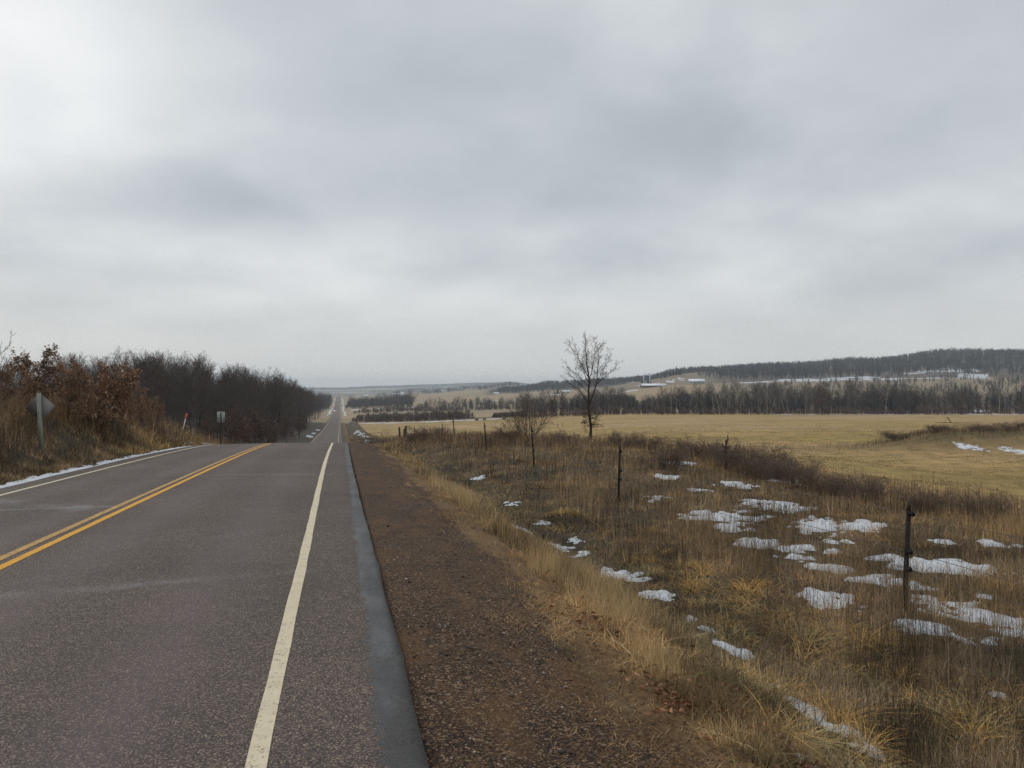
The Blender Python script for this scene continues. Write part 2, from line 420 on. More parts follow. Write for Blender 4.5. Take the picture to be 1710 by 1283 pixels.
stc = t.ramp(s0, [(0, (.008, .005, .0035)), (.4, (.024, .0155, .010)), (.72, (.060, .038, .022)), (.92, (.135, .088, .052)), (1, (.26, .195, .13))])
stb = t.sep(t.voro(P, 55, "Color"))[0]; stc = t.mix(t.range(stb, .93, .95), stc, t.ramp(s1, [(0, (.10, .07, .05)), (1, (.24, .19, .15))]))
fk_ = t.m('ADD', t.m('MULTIPLY', t.noise(P, 60, 4, .75), 2.2), -.1, clamp=False); fine_ = t.comb(fk_, fk_, fk_)
gk = t.m('ADD', t.m('MULTIPLY', t.noise(P, 1.1, 5, .6), 1.0), .45); stc = t.vm('MULTIPLY', stc, t.comb(gk, gk, gk))
stc = t.mix(t.m('MULTIPLY', t.range(t.noise(t.vm('MULTIPLY', P, (1.6, .7, 1)), 1.3, 5, .65), .46, .64), .42), stc, t.vm('MULTIPLY', (.125, .072, .030), fine_))
stc = t.vm('MULTIPLY', stc, (.93, .80, .67)); gm = t.range(t.m('ADD', gv, t.m('MULTIPLY', t.m('SUBTRACT', t.noise(P, 2.2, 5, .7), .5), .9)), .40, .62)
c = t.mix(gm, c, stc)
t.put(p.inputs["Base Color"], c); p.inputs["Specular IOR Level"].default_value = .2; p.inputs["Roughness"].default_value = .9
bump(t, p, t.m('ADD', t.m('MULTIPLY', s0, .35), t.m('ADD', nz, t.m('MULTIPLY', nf, 1.2))), .8, .025)

M_BLADE = mat_attr("dry_grass", var=.22)
M_WEED = mat_attr("dead_weed_stems", var=.2)
M_LEAFD = mat_plain("dark_russet_leaf", (.125, .062, .040), (.075, .045, .032), 1.2, .7, .3, island=1.0)
M_LEAF = mat_plain("russet_leaf", (.31, .168, .085), (.125, .078, .050), .9, .65, .35, island=1.2)
M_LEAF2 = mat_plain("fallen_oak_leaf", (.26, .115, .050), (.15, .075, .040), 2.5, .7, .3, island=1.1)
M_BARK = mat_plain("grey_bark", (.150, .125, .108), (.070, .058, .050), 3, .9, .1)
M_TWIG = mat_plain("grey_twig", (.098, .078, .067), (.068, .055, .049), .6, .9, .1)
M_BARKD = mat_plain("dark_bark", (.052, .040, .034), (.030, .024, .021), 4, .9, .1)
M_TWIGD = mat_plain("dark_twig", (.085, .060, .045), (.060, .045, .036), .8, .9, .1)
M_ASPEN = mat_plain("pale_bark", (.36, .33, .28), (.20, .175, .145), 1.5, .9, .1)
M_ASPENT = mat_plain("pale_twig", (.135, .112, .090), (.095, .078, .064), .5, .9, .1)
M_BRUSH = mat_plain("purple_brown_twig", (.165, .118, .090), (.115, .082, .064), .9, .9, .1)
M_FARW = mat_plain("distant_bare_wood", (.062, .056, .057), (.042, .040, .042), .03, .95, .05, island=.7)
M_FARR = mat_plain("distant_russet_brush", (.150, .100, .080), (.090, .064, .053), .05, .95, .05, island=.6)
M_CONIF = mat_plain("spruce_needles", (.022, .034, .022), (.014, .022, .016), 2, .8, .2, island=.6)
M_SNOW, t, p, geo = mat_new("old_snow"); P = geo.outputs["Position"]
t.put(p.inputs["Base Color"], t.mix(t.range(t.noise(P, 9, 5, .65), .52, .75), t.mix(t.noise(P, 1.2, 3), (.53, .55, .58), (.37, .39, .41)), (.22, .20, .18)))
p.inputs["Roughness"].default_value = .7; bump(t, p, t.noise(P, 22, 4, .6), .5, .02)
M_STEEL = mat_plain("galvanised_steel", (.30, .31, .29), (.22, .23, .21), 6, .5, .4, .6)
M_POSTW = mat_plain("weathered_sign_post", (.235, .255, .205), (.165, .18, .145), 5, .8, .2, stretch=(6, 6, 1))
M_PLATE = mat_plain("dull_aluminium_plate", (.185, .165, .155), (.145, .130, .122), 3, .6, .3, .2)
M_PLATE2 = mat_plain("pale_aluminium_plate", (.40, .42, .37), (.30, .315, .28), 4, .6, .3, .2)
M_TPOST = mat_plain("dark_rusted_steel", (.018, .014, .012), (.032, .022, .017), 12, .8, .3)
M_PTOP = mat_plain("faded_post_tip", (.085, .062, .045), (.05, .038, .03), 12, .8, .2)
M_INS = mat_plain("black_plastic", (.010, .010, .010), None, 9, .6, .3)
M_WIRE = mat_plain("grey_wire", (.13, .115, .10), (.075, .06, .05), 4, .7, .3)
M_OLDW = mat_plain("old_grey_timber", (.060, .052, .045), (.032, .028, .025), 4, .9, .1, stretch=(6, 6, .7))
M_ORANGE = mat_plain("orange_red_reflector", (.62, .10, .05), (.50, .08, .04), 5, .5, .4)
M_PWHITE = mat_plain("white_plastic", (.55, .52, .47), (.42, .40, .36), 5, .6, .3)
M_ROOFW = mat_plain("snow_covered_roof", (.72, .74, .77), (.55, .57, .60), .15, .8, .2)
M_WALLW = mat_plain("white_siding", (.52, .53, .54), (.38, .39, .40), .3, .8, .2)
M_WALLD = mat_plain("dark_barn_boards", (.12, .10, .09), (.08, .07, .065), .4, .85, .1)
M_SILO = mat_plain("blue_grey_silo_staves", (.045, .055, .075), (.034, .040, .055), .4, .7, .3)
M_SILOP = mat_plain("pale_silo_metal", (.55, .58, .62), (.42, .45, .48), .3, .6, .4)
M_HAY = mat_plain("dried_hay", (.20, .155, .10), (.13, .10, .065), 3, .95, .05)
M_CARB = mat_plain("dark_car_paint", (.045, .048, .055), (.04, .042, .05), 3, .35, .5)
M_GLASS = mat_plain("car_glass", (.02, .025, .03), None, 3, .1, .5)
M_TYRE = mat_plain("tyre_rubber", (.012, .012, .012), None, 9, .9, .1)
m, t, p, geo = mat_new("headlight_lamp"); M_LAMP = m
p.inputs["Base Color"].default_value = (.9, .85, .7, 1); p.inputs["Emission Color"].default_value = (1, .86, .6, 1); p.inputs["Emission Strength"].default_value = 12

# ------------------------------------------------------------------ ground sheet
def grow_axis(a, b, step0, ratio):
    v, s = [a], step0
    while abs(v[-1]) < abs(b): v.append(v[-1] + s); s *= ratio
    return v
gx = np.unique(np.round(np.concatenate([np.arange(RR, 9, .14), np.arange(9, 26, .4), grow_axis(26, 7000, .8, 1.05), [RR - .1, RR - .05, -1, -2.5, -5, RL + .1, RL - .0, RL - .15],
               np.arange(RL - .3, -16, -.25), grow_axis(-16, -5000, -.6, 1.055)]), 3))
gy = np.unique(np.round(np.concatenate([-np.array(grow_axis(6, 300, 1, 1.25)), np.arange(-6, 26, .16), np.arange(26, 90, .5), grow_axis(90, 9600, 1.2, 1.021)]), 3))
GX, GY = np.meshgrid(gx, gy); GZ = T(GX, GY)
px, D = to_pd(GX, GY); px = np.where(D > 1, px, 855)
n1 = fbm(GX * .9, GY * .9, 41); n2 = fbm(GX * .08, GY * .08, 42)
col = np.zeros(GX.shape + (3,))
def paint(mask, c): col[:] = lerp(col, np.array(c), np.clip(mask, 0, 1)[..., None])
paint(np.ones_like(GX), (.070, .050, .028))
ditch = (GX > 1.8) & (GX < 30)
paint(ditch * sm(.35, .65, n1), (.032, .024, .015)); paint(ditch * sm(.5, .7, fbm(GX * .5, GY * .5, 44)) * .5, (.11, .068, .028))
paint(sm(1.5, 1.9, GX) * (1 - sm(2.6, 3.0, GX)) * .9, (.140, .082, .036))
fieldm = sm(15, 22, GX + 3 * (n1 - .5) - .1 * np.maximum(GY - 40, 0) * 0) * (D < 480)
edge_f = sm(12, 17 + .02 * np.maximum(GY, 0), GX - 10 * (GY < 0)) * (D < 430) * (D > 5)
edge_f = np.maximum(edge_f, (GX > 9) * (GY > 70) * (D < 430))
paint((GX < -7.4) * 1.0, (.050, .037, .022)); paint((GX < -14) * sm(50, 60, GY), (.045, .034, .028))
mx_, my_ = to_xy(1640, 66); mnd = np.exp(-(((GX - mx_) * CS - (GY - my_) * SN) / 11.) ** 4 - (((GX - mx_) * SN + (GY - my_) * CS) / 5.5) ** 2); mnd = np.clip(mnd * (.6 + 1.1 * n1), 0, 1); paint(mnd, (.085, .066, .030)); edge_f = edge_f * (1 - mnd * .9)
farm = sm(430, 470, D)
paint(farm, (.255, .182, .102)); paint(farm * sm(1150, 1230, px) * .6, (.150, .112, .078))
paint(farm * sm(.45, .6, fbm(GX / 160, GY / 90, 51)) * .8, (.20, .155, .09))
paint((D > 1000) * (D < 1400) * (px > 980) * (px < 1200) * .85, (.15, .115, .075))      # hillside behind the silos
wood = (D > 1060) * (px > 1190) + (D > 1440) * (px > 812) * (px < 1250) + (D > 380) * (D < 460) * (px > 1060) + (D > 470) * (D < 560) * (px > 1150)
paint(np.clip(wood, 0, 1) * .85, (.070, .055, .045))
paint(sm(1800, 2600, D) * .55, (.085, .075, .06)); paint(sm(2800, 4200, D) * .9, (.055, .055, .055)); paint(sm(3200, 4000, D) * (fbm(GX / 300, GY / 300, 61) > .62) * .8, (.30, .26, .18))
gravel = sm(RR - .2, RR, GX) * (1 - sm(1.35, 2.35, GX + .5 * (fbm(GX * .6, GY * .35, 71) - .5))) * (GY < 140) + ((GX < RL + .2) & (GX > RL - .35)) * .6
NX, NY = len(gx), len(gy); ii = np.arange(NX * NY).reshape(NY, NX)
quads = np.stack([ii[:-1, :-1], ii[:-1, 1:], ii[1:, 1:], ii[1:, :-1]], -1).reshape(-1, 4)
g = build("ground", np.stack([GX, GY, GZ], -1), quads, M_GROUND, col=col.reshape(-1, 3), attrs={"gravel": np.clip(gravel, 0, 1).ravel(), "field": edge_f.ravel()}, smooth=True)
tag(g, None, kind="structure")

# ------------------------------------------------------------------ road and markings
ry = np.array(sorted(set(list(np.arange(-8, 90, .4)) + [v for v in grow_axis(90, 2050, .8, 1.03)])))
def bend(Y): return -.07 * np.exp(-((Y - 25) / 13.) ** 2)
rx = np.array([RL, -6.6, -5.6, -4.6, RC, -2.4, -1.4, -.5, .1, RR])
RX, RY = np.meshgrid(rx, ry); RX = RX + bend(RY) * (RX > -1)
RX[:, -1] += (fbm(ry * .9, ry * 0, 81) - .5) * .05 + (fbm(ry * 5, ry * 0, 82) - .5) * .02; RX[:, 0] += (fbm(ry * .7, ry * 0 + 3, 83) - .5) * .1
RZ = road_z(RX, RY)
V = np.stack([RX, RY, RZ], -1); sk0 = V[:, :1] - [0.03, 0, .3]; sk1 = V[:, -1:] + [0.02, 0, -.3]; V = np.concatenate([sk0, V, sk1], 1)
n = V.shape[1]; ii = np.arange(len(ry) * n).reshape(-1, n)
o = build("road", V, np.stack([ii[:-1, :-1], ii[:-1, 1:], ii[1:, 1:], ii[1:, :-1]], -1).reshape(-1, 4), M_ROAD); tag(o, None, kind="structure")
def strip(name, x0, x1, mat, y0=-8, y1=2040, dash=None):
    ys = ry[(ry >= y0) & (ry <= y1)]; xs = np.array([x0, x1])
    SX, SY = np.meshgrid(xs, ys); SX = SX + bend(SY) * (x0 > -1) + (fbm(SY * 1.5, SX * 9, 90) - .5) * .014
    V = np.stack([SX, SY, road_z(SX, SY) + .004 + SY * 2e-5], -1); i = np.arange(len(ys) * 2).reshape(-1, 2)
    q = np.stack([i[:-1, 0], i[:-1, 1], i[1:, 1], i[1:, 0]], -1)
    if dash is not None: q = q[dash(ys[:-1])]
    return tag(build(name, V, q, mat), None, kind="structure")
strip("road_edge_line", -.445, -.34, M_WHITE); strip("road_edge_line", -6.72, -6.61, M_WHITE)
strip("road_centre_line", -3.60, -3.49, M_YEL, y1=44); strip("road_centre_line", -3.82, -3.71, M_YELW, y1=62)
strip("road_centre_line", -3.80, -3.69, M_YELW, y0=62, dash=lambda y: (y % 15) < 6)

# ------------------------------------------------------------------ branching plants
import random


def grow(rnd, p, d, L, r, lvl, P, out):
    n = P['seg'][lvl]; pts = [p.copy()]; rs = [r]; dirs = []
    wob, up = P['wob'][lvl], P['up'][lvl]
    for i in range(n):
        d = (d + Vector((rnd.gauss(0, wob), rnd.gauss(0, wob), rnd.gauss(0, wob) + up))).normalized(); dirs.append(d)
        p = p + d * (L / n); pts.append(p.copy()); rs.append(max(r * (1 - (1 - P['tip'][lvl]) * (i + 1) / n), P['rmin']))
    out[lvl].append((pts, rs))
    if lvl + 1 >= len(P['seg']): return
    k = P['k'][lvl]; st = P['start'][lvl]; ph = rnd.random() * 6.28
    k = max(1, int(round(k * (.7 + .6 * rnd.random()) * min(1.0, .35 + L / P['ref'][lvl])))) if lvl else k
    for j in range(k):
        s = st + (1 - st) * (j + rnd.random() * .9) / k; f = min(s, .999) * n; i = int(f)
        q = pts[i].lerp(pts[i + 1], f - i); dd = dirs[i]
        ph += 2.4 + rnd.gauss(0, .4)
        a = dd.orthogonal().normalized(); b = dd.cross(a)
        ang = rad(rnd.gauss(P['ang'][lvl], 8))
        cd = dd * math.cos(ang) + (a * math.cos(ph) + b * math.sin(ph)) * math.sin(ang)
        cl = L * P['len'][lvl] * P['shape'][lvl](s) * rnd.uniform(.75, 1.2)
        cr = min(rs[i] * .62, max(P['rmin'], cl * P['thin']))
        grow(rnd, q, cd.normalized(), cl, cr, lvl + 1, P, out)


def tubes(branches, sides):
    """(points, radii) list -> vertices and quads"""
    Vs, Qs, base = [], [], 0; by = {}
    for pts, rs in branches: by.setdefault(len(pts), []).append((pts, rs))
    for n, lst in by.items():
        p = np.array([[tuple(v) for v in pts] for pts, _ in lst], float); r = np.array([rs for _, rs in lst], float); B = len(lst)
        t = np.empty_like(p); t[:, 1:-1] = p[:, 2:] - p[:, :-2]; t[:, 0] = p[:, 1] - p[:, 0]; t[:, -1] = p[:, -1] - p[:, -2]
        t /= np.linalg.norm(t, axis=-1, keepdims=True) + 1e-9
        ref = np.where(np.abs(t[..., 2:3]) > .8, np.array([1., 0.13, 0]), np.array([0, 0.05, 1.]))
        a = np.cross(t, ref); a /= np.linalg.norm(a, axis=-1, keepdims=True) + 1e-9; b = np.cross(t, a)
        an = np.arange(sides) * 2 * np.pi / sides
        ring = p[:, :, None] + (a[:, :, None] * np.cos(an)[:, None] + b[:, :, None] * np.sin(an)[:, None]) * r[:, :, None, None]
        Vs.append(ring.reshape(-1, 3)); i = np.arange(B * n * sides).reshape(B, n, sides) + base; base += B * n * sides
        j = np.roll(i, -1, 2); Qs.append(np.stack([i[:, :-1], j[:, :-1], j[:, 1:], i[:, 1:]], -1).reshape(-1, 4))
    return np.concatenate(Vs), np.concatenate(Qs)


def join(parts):
    Vs, Qs, b = [], [], 0
    for v, q in parts: Vs.append(v); Qs.append(q + b); b += len(v)
    return np.concatenate(Vs), np.concatenate(Qs)


def plant_levels(seed, P, H, r, d0=(0, 0, 1)):
    rnd = random.Random(seed); out = [[] for _ in P['seg']]
    grow(rnd, Vector((0, 0, -.12)), Vector(d0), H, r, 0, P, out); return out


one = lambda s: 1.0
# upright forest tree, 1 unit = 1 m, height about 14
P_FOREST = dict(seg=[10, 6, 4, 3], wob=[.035, .10, .16, .2], up=[.03, .10, .07, .05], tip=[.12, .15, .3, .5], rmin=.009, start=[.28, .18, .15],
                k=[26, 9, 7], ref=[1, 3.5, 1.5], ang=[42, 40, 42], len=[.40, .50, .55], thin=.013,
                shape=[lambda s: 1.12 - .80 * abs(s - .42) - .25 * s, lambda s: 1.1 - .75 * s, lambda s: 1.1 - .6 * s])
P_WIDE = dict(P_FOREST, start=[.22, .2, .15], k=[20, 9, 7], ang=[55, 45, 42], up=[.02, .07, .05, .04], len=[.50, .5, .55], wob=[.05, .13, .18, .2])
P_ASPEN = dict(P_FOREST, start=[.40, .2, .2], k=[22, 8, 6], ang=[34, 36, 38], len=[.27, .5, .55], rmin=.009)
TRUNKS, CROWNS, TOPS = {}, {}, {}


def make_tree_meshes(kind, seed, P, H, r, mt, mc):
    lv = plant_levels(seed, P, H, r)
    a = join([tubes(lv[0], 7), tubes(lv[1], 4)]); b = join([tubes(l, 3) for l in lv[2:]])
    TOPS.setdefault(kind, []).append(float(np.percentile(b[0][:, 2], 99.7)))
    TRUNKS.setdefault(kind, []).append(build("trunk", a[0], a[1], mt, link=False, smooth=True))
    CROWNS.setdefault(kind, []).append(build("crown", b[0], b[1], mc, link=False))


for i in range(5): make_tree_meshes("forest", 100 + i, P_FOREST, 14, .17, M_BARK, M_TWIG)
for i in range(3): make_tree_meshes("wide", 200 + i, P_WIDE, 12, .20, M_BARKD, M_TWIGD)
for i in range(4): make_tree_meshes("aspen", 300 + i, P_ASPEN, 15, .15, M_ASPEN, M_ASPENT)
HGT = {"forest": 14., "wide": 12., "aspen": 15.}


def plant_tree(kind, i, name, label, cat, X, Y, H, group, rz, wide=1.0, tilt=(0, 0)):
    k = i % len(TRUNKS[kind]); s = H / TOPS[kind][k]
    t = thing(name, label, cat, (X, Y, float(T(X, Y)) - .1), rz, group, (s * wide, s * wide, s))
    t.rotation_euler = (tilt[0], tilt[1], rz)
    put("trunk", TRUNKS[kind][k], t); put("crown", CROWNS[kind][k], t); return t


def profile(pts):
    xs, ys = zip(*pts); return lambda x: float(np.interp(x, xs, ys))


def height_for(px, D, X, Y, ytop): return EYE - (ytop - HZ) * D / F - float(T(X, Y))


# ---- the wood along the left of the road
SKY_L = profile([(-60, 600), (60, 598), (140, 594), (170, 592), (200, 585), (240, 582), (280, 592), (300, 589), (340, 605), (360, 607), (400, 611), (420, 615), (450, 620), (480, 629), (500, 638), (515, 648), (530, 658), (550, 670), (556, 678), (600, 690)])
rnd = random.Random(5); placed = []
tries = 0
while len(placed) < 235 and tries < 6000:
    tries += 1
    u = rnd.random(); Y = 62 * (640 / 62.) ** (u ** .85); X = -14.5 - rnd.expovariate(1 / 15.) - (3 if Y < 90 else 0)
    if X < -95: continue
    ppx, D = to_pd(np.float64(X), np.float64(Y)); ppx, D = float(ppx), float(D)
    if ppx < -40 or ppx > 560: continue
    if any((X - a) ** 2 + (Y - b) ** 2 < (2.0 + .012 * Y) ** 2 for a, b in placed): continue
    H = height_for(ppx, D, X, Y, SKY_L(ppx) + rnd.uniform(-7, 16) * (1 if rnd.random() < .6 else 2.2))
    if H < 4.5: continue
    H = min(H, 20); placed.append((X, Y))
    kind = "wide" if rnd.random() < .3 else "forest"
    plant_tree(kind, rnd.randrange(9), "bare_tree", "leafless grey-brown tree in the dense wood along the far left side of the road", "tree", X, Y, H,
               "bare trees of the roadside wood", rnd.uniform(0, 6.28), rnd.uniform(.8, 1.05) * min(1, .75 + 4 / H))

# the far end of the wood, a single line of trees hugging the road
for i in range(46):
    Y = 330 * (980 / 330.) ** ((i + rnd.random() * .8) / 46); X = -14.5 - rnd.random() * (4 + .008 * Y)
    ppx, D = (float(v) for v in to_pd(np.float64(X), np.float64(Y))); H = height_for(ppx, D, X, Y, SKY_L(ppx) + rnd.uniform(0, 7)); H = max(8, min(H, 18))
    plant_tree("wide" if rnd.random() < .4 else "forest", rnd.randrange(9), "bare_tree", "leafless grey-brown tree in the dense wood along the far left side of the road", "tree", X, Y, H, "bare trees of the roadside wood", rnd.uniform(0, 6.28), rnd.uniform(.9, 1.2))
# loose hedgerow trees and the front trees of the dark valley wood
for i in range(64):
    front = i < 26
    ppx = rnd.uniform(580, 690) if front else rnd.choice((rnd.uniform(690, 905), rnd.uniform(700, 860), 40 * round(rnd.uniform(680, 900) / 40) + rnd.uniform(-9, 9)))
    D = rnd.uniform(960, 1010) if front else rnd.uniform(745, 800); X, Y = (float(v) for v in to_xy(ppx, D)); H = rnd.uniform(11, 21) if front else rnd.uniform(6, 15.5)
    plant_tree("wide" if rnd.random() < .55 else "forest", rnd.randrange(9), "valley_tree", "bare tree at the front of the dark valley wood right of the far road" if front else "bare hedgerow tree between the valley fields, right of the far road", "tree", X, Y, H,
               "front trees of the dark valley wood" if front else "hedgerow trees of the valley", rnd.uniform(0, 6.28), rnd.uniform(1.0, 1.5))

# ---- the wood beyond the hayfield, with pale aspens in front
SKY_R = profile([(860, 662), (885, 655), (905, 652), (940, 650), (980, 650), (1040, 651), (1058, 655), (1068, 668), (1082, 660), (1100, 648), (1150, 643), (1200, 640), (1300, 638), (1400, 640), (1480, 637), (1520, 642), (1560, 648), (1600, 642), (1660, 637), (1700, 630), (1780, 630)])
placed = []; tries = 0
while len(placed) < 215 and tries < 5000:
    tries += 1
    ppx = rnd.uniform(868, 1765); D = 384 + rnd.random() ** 1.4 * 75
    if 1060 < ppx < 1085 and rnd.random() < .2: continue
    if ppx > 1540 and rnd.random() < .35: continue
    X, Y = (float(v) for v in to_xy(ppx, D))
    if any((X - a) ** 2 + (Y - b) ** 2 < 9 for a, b in placed): continue
    H = height_for(ppx, D, X, Y, SKY_R(ppx) + rnd.uniform(-7, 14)); placed.append((X, Y))
    pale = (1080 < ppx < 1370 and rnd.random() < .5) or rnd.random() < .2
    if pale: plant_tree("aspen", rnd.randrange(9), "pale_trunked_tree", "bare tree with a pale straight trunk in the wood beyond the hayfield", "tree", X, Y, H,
                        "pale-trunked trees of the wood beyond the hayfield", rnd.uniform(0, 6.28), rnd.uniform(.9, 1.1), (rnd.gauss(0, .06), rnd.gauss(0, .06)))
    else: plant_tree("wide" if rnd.random() < .35 else "forest", rnd.randrange(9), "dark_bare_tree", "dark leafless tree in the wood beyond the hayfield", "tree", X, Y, H,
                     "dark trees of the wood beyond the hayfield", rnd.uniform(0, 6.28), rnd.uniform(.85, 1.1))
X, Y = (float(v) for v in to_xy(1285, 382)); o = plant_tree("aspen", 1, "leaning_pale_tree", "pale tree leaning sharply to the right at the front of the field wood", "tree", X, Y, 12.5, None, .5)
o.rotation_euler = (0.1, rad(24), 0)
X, Y = (float(v) for v in to_xy(1202, 381)); o = plant_tree("aspen", 2, "leaning_pale_tree", "long pale trunk leaning left at the front of the field wood", "tree", X, Y, 14.5, None, 1.5)
o.rotation_euler = (0, rad(-11), 0)

# ---- russet oaks
def leafy(seed, P, H, r, nleaf, size, spread):
    lv = plant_levels(seed, P, H, r); rg = np.random.default_rng(seed)
    a = join([tubes(lv[0], 6), tubes(lv[1], 4)]); b = join([tubes(l, 3) for l in lv[2:]])
    tips = np.array([tuple(p) for l in lv[1:] for pts, _ in l for p in pts[1:]]); base = tips[rg.integers(0, len(tips), nleaf)] + rg.normal(0, spread, (nleaf, 3))
    base = base[base[:, 2] > .4 + .5 * rg.random(len(base))]
    return a, b, leaves(base, size, rg)


def leaves(c, size, rg, flat=False):
    """lobed leaf: two bent halves with an uneven outline"""
    N = len(c); s = size * rg.uniform(.6, 1.3, (N, 1)); d = rg.normal(0, 1, (N, 3)); d[:, 2] = d[:, 2] * .7 - (0 if flat else .5)
    if flat: d[:, 2] *= .25
    d /= np.linalg.norm(d, axis=1, keepdims=True); q = rg.normal(0, 1, (N, 3));
    if flat: q[:, 2] *= .4
    sd = np.cross(d, q); sd /= np.linalg.norm(sd, axis=1, keepdims=True) + 1e-9; up = np.cross(sd, d)
    k = rg.uniform(.1, .5, (N, 1)); w = (.42 if not flat else .26) * s
    P0 = c - d * s * .5; P1 = c + d * s * .55 - up * k * s * .4; A = c - d * s * .1 + sd * w + up * w * k; B = c - d * s * .1 - sd * w + up * w * k
    A2 = c + d * s * .25 + sd * w * .65 + up * w * k * .5; B2 = c + d * s * .25 - sd * w * .65 + up * w * k * .5
    V = np.stack([P0, A, A2, P1, B2, B], 1).reshape(-1, 3); i = np.arange(N * 6).reshape(N, 6)
    return V, np.concatenate([i[:, [0, 1, 2, 3]], i[:, [0, 3, 4, 5]]])


P_OAK = dict(P_WIDE, seg=[6, 5, 4, 3], start=[.10, .15, .15], k=[13, 6, 4], ang=[52, 48, 45], len=[.62, .5, .5], wob=[.1, .16, .2, .2], rmin=.006,
             shape=[lambda s: 1.05 - .55 * s, one, one])
OAK, OAKTOP = [], []
for i in range(4):
    a, b, l = leafy(400 + i, P_OAK, 4.0, .08, 7000, .105, .085)
    OAKTOP.append(float(np.percentile(l[0][:, 2], 99.8)))
    OAK.append((build("stems", *a, M_BARKD, link=False), build("twigs", *b, M_TWIGD, link=False), build("leaves", *l, M_LEAF, link=False)))
a, b, l = leafy(430, P_OAK, 4.0, .08, 2600, .15, .22)
OAKD = (build("stems", *a, M_BARKD, link=False), build("twigs", *b, M_TWIGD, link=False), build("leaves", *l, M_LEAFD, link=False))
OAKS = [  # photo column, distance, top row, width factor, label
    (8, 27.5, 604, 1.0, "russet oak shrub cut by the left edge of the view, behind the diamond sign"),
    (70, 30.0, 574, 1.05, "tallest russet oak shrub, rising directly above the diamond sign"),
    (113, 31.5, 592, 1.05, "russet oak shrub on the bank, next right of the tallest one"),
    (158, 33.0, 598, 1.1, "broad russet oak shrub with its foliage hanging low on the bank"),
    (188, 35.0, 618, .9, "rounded russet oak shrub at the right end of the tall clump"),
    (240, 43.0, 640, .95, "lower russet oak shrub standing apart, right of the tall clump"),
    (263, 49.0, 663, .85, "small russet oak shrub sloping down towards the red-tipped marker")]
for i, (ppx, D, yt, wd, lab) in enumerate(OAKS):
    X, Y = (float(v) for v in to_xy(ppx, D)); H = height_for(ppx, D, X, Y, yt); s = H / OAKTOP[i % 4]
    t = thing("russet_oak_shrub", lab, "shrub", (X, Y, float(T(X, Y)) - .1), 1.3 * i + .4, "russet oak shrubs on the bank", (s * wd * .82, s * wd * .82, s))
    for nm, me in zip(("stems", "twigs", "leaves"), OAK[i % 4]): put(nm, me, t)
rnd = random.Random(9)
for i, (ppx, D, H, lab) in enumerate([(386, 78, 3.6, "low russet sapling just right of the pale rectangular sign"), (408, 95, 3.4, "low russet sapling at the foot of the wood, second past the pale rectangular sign"), (432, 112, 5.2, "russet-leaved young oak inside the edge of the roadside wood"),
                                      (455, 130, 4.2, "dull russet bush below the dark leaning oak trunk"), (478, 170, 5.5, "russet bush where the wood meets the road crest"), (500, 215, 6, "russet bush near the far end of the roadside wood"), (345, 66, 2.0, "smallest russet sapling, left of the pale rectangular sign"),
                                      (1373, 381, 13.0, "russet-leaved oak, the only one in the wood beyond the hayfield"), (872, 800, 12, "reddish round tree in the hedgerow beyond the hayfield")]):
    X, Y = (float(v) for v in to_xy(ppx, D)); s = H / 4.2
    t = thing("russet_oak_tree" if H > 5 else "russet_sapling", lab, "tree" if H > 5 else "sapling", (X, Y, float(T(X, Y)) - .1), i * 1.1, None, (s * .8, s * .8, s))
    for nm, me in zip(("stems", "twigs", "leaves"), OAKD): put(nm, me, t)

# ---- the lone tree and the shrubs by the fence
def hero(px0, py0, D, stems, P, seed, scale):
    """main stems given as bends in metres (x across the view, height), twigs grown on them"""
    rnd = random.Random(seed); lv = [[], [], [], []]
    for (pts, r0, r1, k, ang, ln, st) in stems:
        n = 14; a = np.array(pts, float); tt = np.linspace(0, len(a) - 1, n); p = np.stack([np.interp(tt, range(len(a)), a[:, j]) for j in range(3)], 1)
        p[1:-1] += np.array([[rnd.gauss(0, .03) for _ in range(3)] for _ in range(n - 2)]) * scale
        vp = [Vector((q[0] * CS + q[1] * SN, -q[0] * SN + q[1] * CS, q[2])) for q in p]; rs = list(np.linspace(r0, r1, n)); lv[0].append((vp, rs))
        ph = rnd.random() * 6
        for j in range(k):
            s = st + (1 - st) * ((j + rnd.random()) / k) ** 1.15; f = min(s, .995) * (n - 1); i = int(f); q = vp[i].lerp(vp[i + 1], f - i); dd = (vp[i + 1] - vp[i]).normalized()
            ph += 2.4 + rnd.gauss(0, .5); e1 = dd.orthogonal().normalized(); e2 = dd.cross(e1); an = rad(rnd.gauss(ang, 9))
            cd = dd * math.cos(an) + (e1 * math.cos(ph) + e2 * math.sin(ph)) * math.sin(an)
            L = ln * .82 * rnd.uniform(.6, 1.25) * (1.3 - .75 * s)
            sub = [[], [], [], []]; grow(rnd, q, cd.normalized(), L, min(rs[i] * .6, L * .012 + .004), 1, P, sub)
            for m_ in (1, 2, 3): lv[m_] += sub[m_]
    return lv


